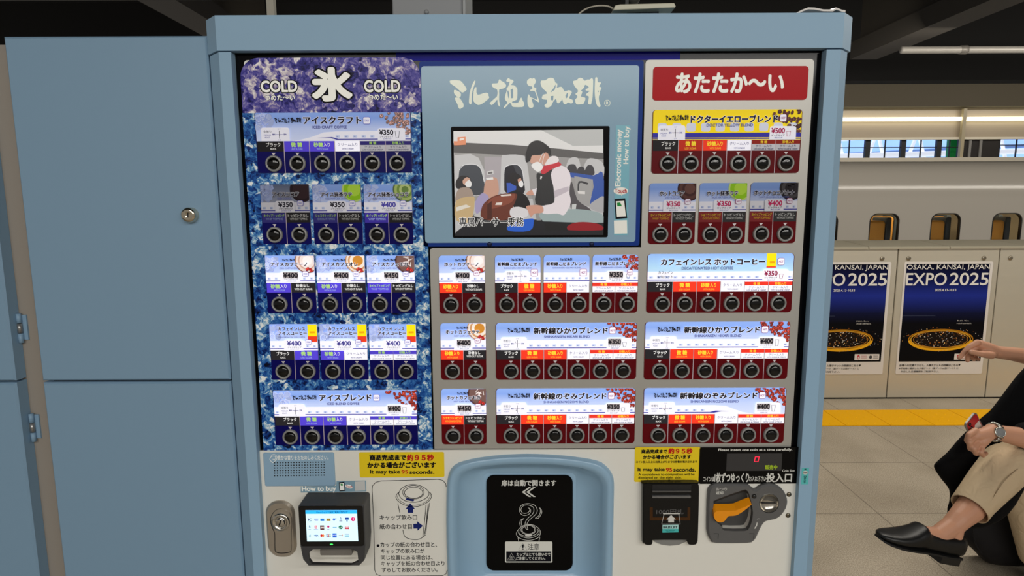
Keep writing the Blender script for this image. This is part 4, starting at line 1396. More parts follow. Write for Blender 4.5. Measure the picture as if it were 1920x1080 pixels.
# ---- cylinder lock
b = MB()
LK = brushed('satin_lock_steel', (186, 176, 162), .36, .7, (3, 3, 500), .15)
r = RC(498, 938, 558, 1042.5, YW)
b.plate(rr(r, .024, 8), YW - .006, YW, LK, bev=.0035)
LCK = b.build('door_lock', VM, 'steel oblong door lock with keyhole')
b = MB()
c4 = lambda pts, y: [P2(490 + x / 4.695, 840 + y_ / 4.695, y) for x, y_ in pts]
YK = YW - .0075
keyhole = smoothline([(175, 535), (120, 555), (85, 610), (85, 665), (105, 720), (118, 760), (120, 890), (135, 918), (175, 925), (245, 918), (262, 890), (262, 740), (268, 690), (264, 610), (232, 555)], 3, True)
b.stroke(c4(keyhole, YW - .0062), .0016, YW - .0062, BLACKM, True)
b.plate(c4(keyhole, YK), YK, YW - .006, LK, bev=.001)
b.build('lock_handle', LCK)
b = MB()
p = P(490 + 172 / 4.695, 840 + 650 / 4.695, YK)
b.lathe((p.x, YK, p.z), [(.017, 0), (.0165, .003), (.0115, .0036), (.0112, .0022), (.0085, .0022), (.0082, .0042), (.006, .0048), (0, .0048)], CHROME, 28)
b.flat([(p.x + .0012, p.z + .0065), (p.x + .0035, p.z + .0055), (p.x - .0005, p.z - .005), (p.x - .003, p.z - .004)], YK - .005, BLACKM)
b.build('key_cylinder', LCK)

# ---- cashless terminal
TD = .048
YF = YW - TD
x0, x1 = P(560.5, 985, YF).x, P(683, 985, YF).x
zt, zm_, zb3 = P(620, 947, YF).z, P(620, 1024.5, YF).z, P(620, 1061, YF).z
b = MB()
PTG = bump(M((58, 58, 60), .52, 0, 0, 'terminal_grey'), 700, .04)
# upper block, slightly wider at the wall as its edges are rounded
fr = rr((x0, zm_ - .001, x1, zt), .004, 4, (0, 0, 1, 1))
b.plate(fr, YF, YW, PTG, bev=.002)
TERM = b.build('payment_terminal', VM, 'dark grey cashless payment terminal with a lit touch screen')
outer = [(x0 + .0005, zm_), (x0 + .004, zb3 + .012), (x0 + .013, zb3), (x1 - .012, zb3), (x1 - .0025, zb3 + .010), (x1, zm_)]
hole = [P2(490 + x / 4.695, 840 + y_ / 4.695, YF) for x, y_ in ((412, 925), (455, 893), (795, 887), (845, 915), (855, 1000), (790, 1030), (445, 1022), (418, 985))]
b = MB()
b.plate(outer, YF, YF + .007, PTG, holes=[hole], bev=.001)
b.plate(outer[3:] + [(x1 - .004, zm_), (x1 - .006, zb3 + .011), (x1 - .013, zb3 + .004)], YF + .007, YW - .001, PTG)
b.plate([outer[1], outer[0], (x0 + .004, zm_), (x0 + .008, zb3 + .012)], YF + .007, YW - .001, PTG)
b.build('card_bracket', TERM, 'lower bracket with an open slot')
b = MB()
q = RC(562, 946.5, 682, 1024.5, YF)
b.plate(rr((x0 + .0012, zm_ + .001, x1 - .0012, zt - .0008), .005, 5), YF - .0012, YF, M((5, 5, 7), .12, name='screen_bezel_black'))
BZ = b.build('screen_bezel', TERM)
YT_ = YF - .0014
b = MB()
b.rect(RC(572.6, 956.7, 671.7, 1014.7, YT_), YT_, M((206, 240, 252), .2, 0, .75, 'lit_screen'))
sr = RC(572.6, 956.7, 671.7, 1014.7, YT_)
b.rect((sr[0], sr[3] - .0067, sr[2], sr[3]), YT_ - EPS, M((40, 176, 244), .2, 0, .75, 'lit_screen_bar'))
TP(b, 'キャッシュレス決済ご利用になれます', 593, 958.6, 652, 962.4, YT_ - 2 * EPS, M((10, 70, 130), .3, name='screen_ink'), .02)
px_ = lambda x, y: (560 + x / 7.714, 930 + y / 7.714)


def chip(x0_, y0_, x1_, y1_, col, round_=False):
    a = px_(x0_, y0_)
    c = px_(x1_, y1_)
    r_ = RC(a[0], a[1], c[0], c[1], YT_)
    mt = M(col, .3, 0, .45, 'screen_icon')
    if round_:
        b.flat(ell((r_[0] + r_[2]) / 2, (r_[1] + r_[3]) / 2, (r_[2] - r_[0]) / 2, (r_[3] - r_[1]) / 2, 16), YT_ - 2 * EPS, mt)
    else:
        b.rect(r_, YT_ - 2 * EPS, mt)


def ctext(s_, x0_, y0_, x1_, y1_, col, off=.03):
    a = px_(x0_, y0_)
    c = px_(x1_, y1_)
    TP(b, s_, a[0], a[1], c[0], c[1], YT_ - 3 * EPS, M(col, .3, 0, .3, 'screen_icon_ink'), off)


ctext('IC', 140, 325, 188, 358, (60, 40, 110))
ctext('利用可', 145, 368, 188, 378, (90, 90, 120), 0)
chip(224, 325, 285, 342, (160, 176, 226)); chip(232, 345, 285, 360, (190, 200, 236))
chip(314, 325, 372, 360, (40, 130, 226))
chip(402, 322, 462, 360, (196, 158, 60)); chip(420, 326, 428, 356, (40, 30, 30)); chip(440, 326, 448, 356, (40, 30, 30))
chip(494, 318, 530, 356, (36, 86, 196), True); chip(502, 326, 522, 348, (210, 238, 250), True); chip(530, 320, 546, 334, (60, 110, 200))
ctext('R', 598, 310, 622, 345, (70, 90, 140), .01); chip(590, 352, 632, 366, (150, 160, 190))
chip(672, 310, 726, 340, (30, 60, 150)); chip(690, 318, 720, 336, (70, 140, 220)); chip(690, 350, 712, 366, (110, 130, 180))
chip(756, 302, 820, 364, (226, 40, 130), True); ctext('J', 782, 314, 796, 352, (255, 240, 248))
ctext('R', 150, 428, 174, 464, (70, 90, 140), .01); chip(142, 478, 182, 486, (170, 178, 200))
chip(230, 426, 272, 470, (226, 60, 110)); ctext('a', 240, 440, 262, 460, (250, 230, 240)); chip(218, 478, 284, 486, (170, 178, 200))
chip(310, 424, 372, 488, (90, 44, 50)); ctext('au', 318, 446, 364, 468, (250, 240, 240))
chip(412, 424, 448, 460, (206, 50, 120), True); chip(412, 474, 446, 484, (170, 178, 200))
chip(494, 448, 552, 458, (80, 150, 196))
chip(578, 424, 640, 478, (16, 120, 92), True)
b.stroke([P2(*px_(592, 450), YT_), P2(*px_(606, 462), YT_), P2(*px_(628, 440), YT_)], .0009, YT_ - 3 * EPS, M((250, 250, 250), .3, 0, .3, 'tick'))
chip(668, 426, 732, 452, (214, 206, 214)); chip(668, 452, 732, 478, (196, 70, 90)); chip(686, 434, 716, 470, (236, 206, 206))
for k in range(3):
    b.stroke([P2(*px_(150 + k * 10 + 4 * math.sin(t), 575 - 14 * math.cos(t) * (1 + .3 * k)), YT_) for t in (0.2, .9, 1.57, 2.2, 2.9)], .0004, YT_ - 2 * EPS, M((110, 120, 140), .3, name='wave_ink'))
ctext('VISA', 222, 562, 286, 584, (30, 60, 160))
chip(312, 550, 346, 592, (206, 30, 40), True); chip(338, 550, 372, 592, (236, 130, 40), True)
for k in range(3):
    chip(402 + k * 22, 546, 420 + k * 22, 592, [(40, 60, 150), (190, 40, 60), (40, 130, 70)][k])
ctext('JCB', 404, 560, 462, 578, (250, 250, 250))
chip(490, 538, 552, 598, (24, 98, 220)); ctext('AM EX', 494, 560, 548, 578, (240, 246, 255))
chip(580, 563, 640, 569, (150, 150, 160)); chip(628, 546, 642, 584, (226, 180, 170), True)
chip(668, 540, 732, 560, (190, 214, 236)); chip(668, 566, 732, 586, (120, 180, 222))
b.build('touch_screen', TERM, 'lit touch screen with rows of payment marks')
b = MB()
p = P(621.5, 1020.7, YT_)
b.flat(rr((p.x - .0026, p.z - .001, p.x + .0026, p.z + .001), .0009, 3), YT_, M((60, 255, 90), .3, 0, 2.0, 'green_led'))
b.build('status_light', TERM)
b = MB()
b.plate(rr(RC(600, 1030, 660, 1041, YW - .02), .002), YW - .02, YW - .001, M((120, 116, 110), .5, name='reader_grey'))
b.build('slot_block', TERM)

# ---- coin display sticker
b = MB()
r = RC(1312, 838.5, 1495.5, 906, YP)
b.plate(rr(r, .004, 4), YP - .0012, YP, M((5, 5, 6), .16, name='black_sticker', spec=.15))
CS = b.build('coin_display', VM, 'black coin display plate with a red zero')
b = MB()
Y5 = YP - .0014
b.rect(RC(1363, 850.5, 1465, 882.5, Y5), Y5, M((50, 50, 52), .2, name='display_window_grey'))
RLED = M((255, 30, 60), .3, 0, 1.6, 'red_led')
q = RC(1415.5, 856.5, 1422, 865.5, Y5)
sl = .0007
b.stroke([(q[0] + sl, q[3]), (q[2] + sl, q[3]), (q[2], (q[1] + q[3]) / 2), (q[2] - sl, q[1]), (q[0] - sl, q[1]), (q[0], (q[1] + q[3]) / 2)], .0014, Y5 - EPS, RLED, True)
TP(b, '販売中', 1435, 872, 1457, 880, Y5 - EPS, M((150, 176, 20), .4, 0, .3, 'green_segment'), .02)
b.build('digit_display', CS)
b = MB()
for tx, bx, of in (('Please insert one coin at a time carefully.', (1347, 841, 1485, 846.5), .03), ('Coin Slot', (1467, 880.5, 1490, 884.5), .02),
                   ('コインは', (1319, 894, 1339, 902.5), .03), ('1枚ずつゆっくり', (1340.5, 887, 1403.5, 904), .04), ('お入れ下さい', (1405, 893, 1436, 902.5), .02), ('投入口', (1437.5, 887.5, 1484, 903.5), .035)):
    TP(b, tx, *bx, Y5, LG, of)
b.build('lettering', CS)

# ---- bill acceptor
C6 = lambda pts, y: [P2(1205 + x / 6.857, 900 + y_ / 6.857, y) for x, y_ in pts]
b = MB()
YA = YW - .014
bo = [(5, 100), (15, 65), (50, 42), (670, 40), (710, 60), (726, 100), (722, 400), (712, 740), (705, 800), (680, 835), (600, 835), (575, 800), (545, 775), (150, 778), (130, 800), (112, 838), (45, 838), (15, 810), (5, 770)]
b.plate(C6(smoothline(bo, 3, True), YA), YA, YW, M((13, 13, 13), .3, name='black_bill_plastic', spec=.3), bev=.0012)
BA = b.build('bill_acceptor', VM, 'black banknote slot unit with a white arrow')
b = MB()
b.plate(C6([(148, 790), (240, 830), (350, 845), (460, 835), (565, 790), (560, 770), (150, 770)], YW - .004), YW - .004, YW, M((130, 130, 128), .4, name='grey_lip'))
b.build('lower_lip', BA)
b = MB()
Y6 = YA - .004
b.plate(C6([(125, 60), (625, 60), (622, 145), (125, 145)], YA - .002), YA - .002, YA, BLACKM)
b.plate(C6([(125, 210), (620, 206), (618, 232), (125, 232)], Y6), Y6, YA, M((120, 120, 120), .25, .4, 0, 'slot_edge'))
b.plate(C6([(125, 140), (622, 138), (620, 156), (125, 158)], Y6), Y6, YA, M((90, 90, 90), .25, .4, 0, 'slot_edge_dark'))
b.build('bill_slot', BA)
b = MB()
Y7 = YA - EPS
BRN = M((70, 44, 22), .4, name='dim_brown_print')
b.flat(C6([(92, 350), (130, 350), (130, 480), (575, 480), (578, 350), (612, 350), (612, 518), (92, 518)], Y7), Y7, BRN)
TP(b, '1000円札', 1205 + 178 / 6.857, 900 + 375 / 6.857, 1205 + 525 / 6.857, 900 + 440 / 6.857, Y7, M((98, 98, 98), .5, name='dim_grey_print'), .0)
Y7 -= EPS
b.stroke(C6([(262, 433), (478, 433)], Y7), .0018, Y7, LG)
b.stroke(C6([(275, 437), (245, 566), (484, 566), (464, 437)], Y7), .001, Y7, LG)
b.flat(C6([(366, 450), (425, 505), (402, 507), (404, 545), (328, 545), (330, 507), (306, 507)], Y7), Y7, LG)
b.flat(C6([(255, 578), (460, 574), (460, 672), (252, 676)], Y7), Y7, M((176, 224, 222), .4, name='pale_teal'))
b.flat(C6([(255, 630), (460, 628), (460, 672), (252, 676)], Y7), Y7 - EPS, M((70, 190, 186), .4, name='teal'))
TP(b, '新札使えます', 1205 + 264 / 6.857, 900 + 592 / 6.857, 1205 + 446 / 6.857, 900 + 624 / 6.857, Y7 - 2 * EPS, INK, .02)
TP(b, 'New banknotes', 1205 + 292 / 6.857, 900 + 636 / 6.857, 1205 + 416 / 6.857, 900 + 652 / 6.857, Y7 - 2 * EPS, M((20, 70, 80), .5, name='teal_ink'), .0)
TP(b, 'OK to use', 1205 + 305 / 6.857, 900 + 657 / 6.857, 1205 + 400 / 6.857, 900 + 670 / 6.857, Y7 - 2 * EPS, M((20, 70, 80), .5, name='teal_ink'), .0)
b.build('print', BA)

# ---- coin unit
b = MB()
YG = YW - .009
co = [(836, 400), (845, 170), (870, 105), (920, 66), (1000, 60), (1330, 62), (1385, 85), (1440, 128), (1475, 122), (1530, 82), (1620, 60), (1710, 70), (1795, 118), (1848, 200), (1868, 290), (1845, 380), (1790, 460), (1720, 510), (1605, 535), (1560, 565), (1515, 640), (1460, 760), (1420, 800), (1350, 822), (950, 822), (880, 785), (840, 700), (833, 600)]
cav = [(908, 400), (910, 290), (950, 250), (1280, 132), (1330, 130), (1365, 170), (1395, 280), (1418, 420), (1400, 545), (1365, 625), (1310, 655), (1050, 650), (1015, 600), (925, 520), (905, 450)]
cos_ = smoothline(co, 2, True)
cavs = smoothline(cav, 2, True)
dish = [(1625 + 128 * math.cos(t * .2618), 300 + 128 * math.sin(t * .2618)) for t in range(24)]
b.plate(C6(cos_, YG), YG, YW, MGREY, holes=[C6(cavs, YG), C6(dish, YG)], bev=.003)
CU = b.build('coin_unit', VM, 'grey coin slot unit with an orange return lever')
b = MB()
f1 = [(p[0], YG, p[1]) for p in C6(cavs, YG)]
f2 = [(p[0], YW + .012, p[1]) for p in C6([(1160 + (x - 1160) * .93, 420 + (y - 420) * .9) for x, y in cavs], YW + .012)]
b.loft([f1, f2], M((66, 65, 64), .5, name='cavity_grey'), False)
b.add(f2, [tuple(range(len(f2)))], M((66, 65, 64), .5, name='cavity_grey'))
b.build('return_cavity', CU)
b = MB()
ORG = M((240, 150, 8), .35, name='orange_plastic')
lv = [(918, 440), (925, 420), (955, 402), (1010, 400), (1180, 395), (1240, 375), (1385, 318), (1390, 325), (1290, 405), (1200, 455), (1110, 465), (1080, 490), (1050, 530), (1000, 545), (950, 530), (922, 490)]
YLv = YG - .009
lvs = smoothline(lv, 3, True)
fl = [(p[0], YLv, p[1]) for p in C6(lvs, YLv)]
zo = .0068
tl = [(p[0], YLv + .014, p[2] + zo * max(0, min(1, (620 - y_ - x_ * .13) / 60.))) for p, (x_, y_) in zip(fl, lvs)]
b.loft([fl, tl], ORG, False)
b.add(fl, [tuple(range(len(fl)))], ORG)
b.add(tl, [tuple(range(len(tl)))], ORG)
b.build('return_lever', CU, 'orange coin return lever')
b = MB()
p = P(1205 + 1625 / 6.857, 900 + 300 / 6.857, YG)
DS = M((190, 184, 172), .22, .85, 0, 'dish_metal')
b.lathe((p.x, YG, p.z), [(.0172, 0), (.0165, -.002), (.012, -.0055), (.006, -.007), (0, -.0072)], DS, 32)
b.plate([(p.x - .0135, p.z - .0002), (p.x + .0125, p.z - .0002), (p.x + .0125, p.z + .0012), (p.x - .0135, p.z + .0012)], YG - .0003, YG + .004, BLACKM)
b.build('coin_dish', CU, 'metal dish with a coin slit')
b = MB()
p = P(1205 + 1432 / 6.857, 900 + 208 / 6.857, YG)
b.lathe((p.x, YG, p.z), [(.0042, 0), (.0038, .002), (.002, .003), (0, .0032)], M((70, 70, 70), .2, .8, 0, 'unit_screw'), 14)
b.build('unit_screw', CU)
b = MB()
TP(b, 'おつり', 1205 + 945 / 6.857, 900 + 98 / 6.857, 1205 + 1082 / 6.857, 900 + 138 / 6.857, YG - EPS, LG, .0)
TP(b, '返却', 1205 + 942 / 6.857, 900 + 146 / 6.857, 1205 + 1036 / 6.857, 900 + 186 / 6.857, YG - EPS, LG, .02)
b.flat(C6([(1470, 535), (1476, 560), (1470, 590), (1445, 628), (1435, 622), (1460, 575)], YG - EPS), YG - EPS, LG)
b.stroke(C6([(1470, 505), (1488, 496), (1508, 500)], YG - EPS), .0006, YG - EPS, LG)
b.build('lettering', CU)
for x in (905, 1362):
    b = MB()
    b.stroke(C6([(x + 8, 690), (x + 70, 690), (x + 64, 755)], YG - EPS), .0012, YG - EPS, M((44, 44, 46), .5, name='moulded_line'))
    b.build('moulded_mark', CU)
for x, y in ((1880, 185), (1868, 455)):
    b = MB()
    p = P(1205 + x / 6.857, 900 + y / 6.857, YW)
    b.lathe((p.x, YW, p.z), [(.0046, 0), (.0044, .001), (.003, .002), (0, .0022)], M((120, 112, 96), .25, .9, 0, 'panel_screw'), 16)
    b.build('panel_screw', VM)
# teal sticker on the right post
b = MB()
Y8 = -.0003
q = (P(1502.5, 893, 0).x, P(1510, 908, 0).z, P(1516, 893, 0).x, P(1510, 877.5, 0).z)
b.rect(q, Y8, M((88, 190, 190), .4, name='teal_sticker'))
b.flat(ell((q[0] + q[2]) / 2, q[3] - .0085, .0048, .0035, 16), Y8 - EPS, LG)
for k, ch in enumerate('円使えます'):
    T(b, ch, ((q[0] + q[2]) / 2 - .0022, q[3] - .0148 - k * .0029 - .0024, (q[0] + q[2]) / 2 + .0022, q[3] - .0148 - k * .0029), Y8 - EPS, INK, .02)
T(b, '500', ((q[0] + q[2]) / 2 - .0036, q[3] - .0102, (q[0] + q[2]) / 2 + .0036, q[3] - .0072), Y8 - 2 * EPS, INK, .02)
T(b, '新', ((q[0] + q[2]) / 2 - .002, q[3] - .0042, (q[0] + q[2]) / 2 + .002, q[3] - .001), Y8 - EPS, INK, .02)
b.build('coin_sticker', VM, 'small teal sticker on the right post')


# ------------------------------------------------------------------ cabinets left of the machine
YQ = 0.028
CABD = bump(M((128, 160, 186), 0.46, 0, 0, 'cabinet_blue_enamel'), 60, .03, .002)
SHAD = M((10, 11, 13), .8, name='gap_black')
mxl = P(6, 72, YQ).x
mxr = xa - CH - .0025
mzt = P(200, 67.5, YQ).z
seam0, seam1 = P(250, 717, YQ).z, P(250, 713.2, YQ).z
SV = thing('service_cabinet', 'pale blue two-door cabinet with a round chrome lock, left of the vending machine', 'cabinet', ((mxl + mxr) / 2, .35, 0))
b = MB()
b.box(mxl + .008, mxr, YQ + .02, .70, 0.0, mzt - .006, CABD)
b.box(mxl + .012, mxr - .002, YQ + .012, YQ + .021, seam0 - .02, seam1 + .02, SHAD)
b.build('body', SV)


def door_slab(name, parent, x0, x1, z0, z1, y, th, mat, label=None):
    m = MB()
    m.plate([(x0, z0), (x1, z0), (x1, z1), (x0, z1)], y, y + th, mat, bev=.003)
    return m.build(name, parent, label)


UD = door_slab('door', SV, mxl, mxr - .001, seam1, mzt, YQ, .02, CABD, 'upper door with the round lock')
door_slab('door', SV, mxl, mxr - .001, 0.04, seam0, YQ, .02, CABD, 'lower door')
b = MB()
p = P(359, 403, YQ)
b.lathe((p.x, YQ, p.z), [(.0132, 0), (.0132, .009), (.012, .0125), (.0085, .0142), (.004, .0125), (0, .0122)], M((215, 205, 185), .13, 1.0, 0, 'lock_chrome'), 32)
b.flat([(p.x - .0008, p.z - .004), (p.x + .0008, p.z - .004), (p.x + .0008, p.z + .004), (p.x - .0008, p.z + .004)], YQ - .0128, BLACKM)
b.build('round_lock', UD, 'round chrome lock')

lxr = P(29, 716, YQ).x
LCAB = thing('side_cabinet', 'pale blue cabinet at the far left edge with hinges on its grey frame', 'cabinet', (lxr - .4, .35, 0))
GRY = M((150, 142, 132), .5, 0, 0, 'warm_grey_frame')
b = MB()
ly = YQ + .026
lzt = P(12, 84, ly).z
b.box(lxr - .8, mxl - .002, ly, .70, 0.0, lzt, GRY)
b.box(lxr - .79, lxr - .01, YQ + .012, ly + .001, seam0 - .03, seam1 + .03, SHAD)
b.build('body', LCAB)
door_slab('door', LCAB, lxr - .8, lxr, seam1, lzt + .03, YQ, .0255, CABD, 'upper door')
door_slab('door', LCAB, lxr - .8, lxr, 0.04, seam0, YQ, .0255, CABD, 'lower door')
for px0, py0 in ((39, 615), (62.5, 801)):
    b = MB()
    p = P(px0, py0, ly - .004)
    for k in range(3):
        z0 = p.z - .027 + k * .0185
        b.lathe((p.x, ly - .006, z0), [(0.0, 0), (.0042, 0), (.0042, .017), (0.0, .017)], CABD if k != 1 else M((160, 160, 158), .3, .7, 0, 'hinge_pin'), 12, (0, 0, 1))
    b.plate([(p.x - .006, p.z - .022), (p.x + .011, p.z - .022), (p.x + .011, p.z + .024), (p.x - .006, p.z + .024)], ly - .003, ly, CABD)
    b.build('hinge', LCAB)

# ------------------------------------------------------------------ things on top of the machine
ZR = ztop - .0115
b = MB()
p0, p1 = P(735, 10, .12), P(866, 10, .12)
GB2 = M((136, 138, 140), .5, 0, 0, 'grey_box_paint')
BXC = thing('control_box', 'plain grey metal box standing on the left half of the machine top', 'box', ((p0.x + p1.x) / 2, .2, ZR))
b.plate([(p0.x, ZR), (p1.x, ZR), (p1.x, ztop + .24), (p0.x, ztop + .24)], .12, .34, GB2, bev=.002)
b.build('box_body', BXC)
b = MB()
b.plate([(p1.x, ZR), (p1.x + .0065, ZR), (p1.x + .0065, ztop + .235), (p1.x, ztop + .24)], .128, .33, M((150, 152, 152), .45, name='box_lid_paint'), bev=.001)
b.build('box_lid', BXC)
b = MB()
p = P(800, 23, .12)
b.lathe((p.x, .12, p.z), [(.004, 0), (.004, .003), (.002, .004), (0, .004)], GB2, 12)
b.build('latch_stud', BXC)

p = P(509.5, 12, .32)
b = MB()
b.box(p.x - .0075, p.x + .0075, .31, .325, ZR, 4.6, M((166, 160, 146), .5, name='beige_post_paint'))
o = b.build('post', None)
tag(o, 'thin beige post rising from the left end of the machine top', 'post')

yd = .10
SD = thing('sensor_stand', 'cream flat tray holding a small sensor on the machine top', 'device', (P(1208, 20, yd).x, yd, ZR))
b = MB()
q0, q1 = P(1150, 19, yd), P(1266, 12, yd)
b.plate([(q0.x, q0.z), (q1.x, q0.z + .004), (q1.x + .001, q1.z + .001), (q1.x - .002, q1.z + .006), (q0.x + .012, q1.z + .004), (q0.x + .003, q0.z + .008)], yd, yd + .16, M((206, 202, 180), .5, name='cream_plastic'), bev=.001)
b.build('tray', SD)
b = MB()
b.box(P(1180, 20, yd).x, P(1240, 20, yd).x, yd + .02, yd + .13, ZR, q0.z + .004, M((52, 58, 62), .5, name='dark_foot'))
b.build('foot', SD)
b = MB()
p = P(1181, 8, yd + .05)
b.box(p.x - .012, p.x - .006, yd + .03, yd + .07, q0.z + .006, q0.z + .06, BLACKM)
b.lathe((p.x + .004, yd + .05, p.z + .008), [(0, 0), (.012, 0), (.013, .01), (.011, .02), (0, .02)], M((54, 54, 52), .35, name='sensor_black'), 18)
b.build('sensor', SD)
b = MB()
b.tube(smoothline([tuple(P(1152, 18, yd + .03)), tuple(P(1140, 12, yd + .02)), tuple(P(1122, 11, yd + .02)), tuple(P(1103, 15, yd + .02)), tuple(P(1088, 24, yd + .02)), tuple(P(1080, 34, yd + .02))], 5), .0016, M((176, 168, 152), .5, name='cable_beige'), 8)
b.build('cable', SD)

# crumpled clear plastic on the right corner
b = MB()
pr = [(1490, 26), (1505, 23), (1516, 17), (1527, 14.5), (1545, 15), (1562, 13.5), (1572, 13), (1580, 20), (1585, 26)]
loops = []
for k in range(7):
    yy = .012 + .02 * k
    row = []
    for i, (x, y) in enumerate(pr):
        a = P(x + rnd.uniform(-2, 2), min(y, 24) + (rnd.uniform(-1.2, 1.5) if 0 < i < 8 else 0), .012)
        row.append((a.x + rnd.uniform(-.002, .002), yy + rnd.uniform(-.006, .006) * (k > 0), a.z + .004 * math.sin(k * 1.7 + i) - .0012 * k))
    row = [(p_[0], p_[1], max(p_[2], ztop + .004)) for p_ in row]
    low = [(p_[0], p_[1], max(p_[2] - .003, ztop + .0008)) for p_ in reversed(row)]
    loops.append(row + low)
b.loft(loops, M((206, 200, 194), .3, name='crumpled_plastic'), False, True, True)
o = b.build('plastic_wrap', None)
tag(o, 'crumpled pale plastic wrap lying on the right corner of the machine top', 'plastic wrap')

# ------------------------------------------------------------------ platform : floor, tactile strip
def floor_mat():
    m = M((160, 148, 130), .55, 0, 0, 'granite_slab_floor')
    nt, N, L, bs = nodes(m)
    geo = N.new('ShaderNodeNewGeometry')
    sep = N.new('ShaderNodeSeparateXYZ')
    L.new(geo.outputs['Position'], sep.inputs[0])

    def mth(op, a, v=None, c=None):
        n = N.new('ShaderNodeMath')
        n.operation = op
        if isinstance(a, float):
            n.inputs[0].default_value = a
        else:
            L.new(a, n.inputs[0])
        if c is not None:
            L.new(c, n.inputs[1])
        elif v is not None:
            n.inputs[1].default_value = v
        return n.outputs[0]

    def lines(coord, off, pitch, wd):
        a = mth('SUBTRACT', coord, off)
        a = mth('DIVIDE', a, pitch)
        a = mth('FRACT', a)
        a = mth('SUBTRACT', a, .5)
        a = mth('ABSOLUTE', a)
        a = mth('SUBTRACT', a, .5 - wd / pitch / 2)
        return mth('GREATER_THAN', a, 0.0)
    gx = lines(sep.outputs[0], 2.37, .6, .004)
    gy = lines(sep.outputs[1], YNEAR, .585, .004)
    g = mth('MAXIMUM', gx, None, gy)
    n1 = N.new('ShaderNodeTexNoise')
    n1.inputs['Scale'].default_value = 210
    n1.inputs['Detail'].default_value = 3
    n1.inputs['Roughness'].default_value = .7
    n2 = N.new('ShaderNodeTexNoise')
    n2.inputs['Scale'].default_value = 2.5
    L.new(geo.outputs['Position'], n1.inputs['Vector'])
    L.new(geo.outputs['Position'], n2.inputs['Vector'])
    r = ramp(N, [(.3, (120, 110, 96)), (.44, (166, 153, 134)), (.56, (190, 178, 158)), (.72, (222, 210, 188))])
    L.new(n1.outputs['Fac'], r.inputs['Fac'])
    mx = N.new('ShaderNodeMixRGB')
    mx.blend_type = 'MULTIPLY'
    mx.inputs[0].default_value = .5
    r2 = ramp(N, [(.35, (200, 196, 190)), (.65, (255, 255, 255))])
    L.new(n2.outputs['Fac'], r2.inputs['Fac'])
    L.new(r.outputs['Color'], mx.inputs[1])
    L.new(r2.outputs['Color'], mx.inputs[2])
    m2 = N.new('ShaderNodeMixRGB')
    m2.inputs[2].default_value = (lin(104), lin(95), lin(82), 1)
    L.new(g, m2.inputs[0])
    L.new(mx.outputs[0], m2.inputs[1])
    L.new(m2.outputs[0], bs.inputs['Base Color'])
    bp = N.new('ShaderNodeBump')
    bp.inputs['Strength'].default_value = .1
    bp.inputs['Distance'].default_value = .001
    L.new(n1.outputs['Fac'], bp.inputs['Height'])
    L.new(bp.outputs['Normal'], bs.inputs['Normal'])
    return m


YFAR, YNEAR = FL(1650, 769.5).y, FL(1650, 798.5).y
YFE = FL(1700, 748).y
b = MB()
b.box(-6, 12, -6, YFE + .5, -.2, 0, floor_mat())
o = b.build('floor', None)
tag(o, kind='structure')
b = MB()
YEL = bump(M((246, 180, 0), .6, 0, 0, 'tactile_yellow', spec=.15), 120, .08)
xs0 = FL(1669, 798).x % .3
XT = [xs0 + .3 * k for k in range(-12, 32)]
for a, c in zip(XT[:-1], XT[1:]):
    b.box(a + .002, c - .002, YNEAR, YFAR, 0, .005, YEL)
    if 0.5 < a < 6:
        for i in range(5):
            for j in range(5):
                b.lathe((a + .03 + i * .06, YNEAR + .03 + j * .06, .005), [(.008, 0), (.006, .002), (0, .0026)], YEL, 8, (0, 0, 1))
o = b.build('floor_tactile_strip', None)
tag(o, kind='structure')

# ------------------------------------------------------------------ platform fence
SS = brushed('fence_steel', (206, 199, 182), .42, .45, (2, 2, 60), .2)
X1, X2 = P(1685, 468, YFE).x, P(1876, 468, YFE).x
PIT = X2 - X1
zcap = P(1700, 463, YFE).z
PF = thing('platform_fence', 'chest-high stainless steel platform fence along the platform edge', 'fence', (X2, YFE + .17, 0))
for k in range(-5, 6):
    a = X1 + k * PIT
    b = MB()
    b.plate([(a + .004, .012), (a + PIT - .004, .012), (a + PIT - .004, zcap - .012), (a + .004, zcap - .012)], YFE, YFE + .02, SS, bev=.003)
    b.build('panel', PF)
    for sx in (.13, .87):
        b = MB()
        b.lathe((a + PIT * sx - .02, YFE, zcap - .085), [(.017, 0), (.016, .006), (.010, .009), (0, .009)], M((150, 142, 126), .3, .8, 0, 'fence_bolt'), 14)
        b.build('bolt', PF)
b = MB()
b.box(X1 - 5 * PIT, X1 + 6 * PIT, YFE + .021, YFE + .33, 0, zcap - .014, M((60, 56, 50), .6, name='fence_core'))
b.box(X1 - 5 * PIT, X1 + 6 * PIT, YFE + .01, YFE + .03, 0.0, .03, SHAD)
b.build('core', PF)
zr = zcap + .028
x0c = P(1780, 458, YFE).x
CPW = x0c - P(1628, 458, YFE).x
for k in range(-6, 6):
    a = x0c + k * CPW
    b = MB()
    prof = [(YFE - .012, zcap - .014), (YFE - .012, zcap - .002), (YFE - .006, zcap + .003), (YFE + .36, zr), (YFE + .37, zr - .03), (YFE + .2, zcap - .014)]
    b.loft([[(a + .003, p_[0], p_[1]) for p_ in prof], [(a + CPW - .003, p_[0], p_[1]) for p_ in prof]], M((186, 178, 158), .4, .35, 0, 'fence_cap_steel'), False, True, True)
    b.build('cap', PF)


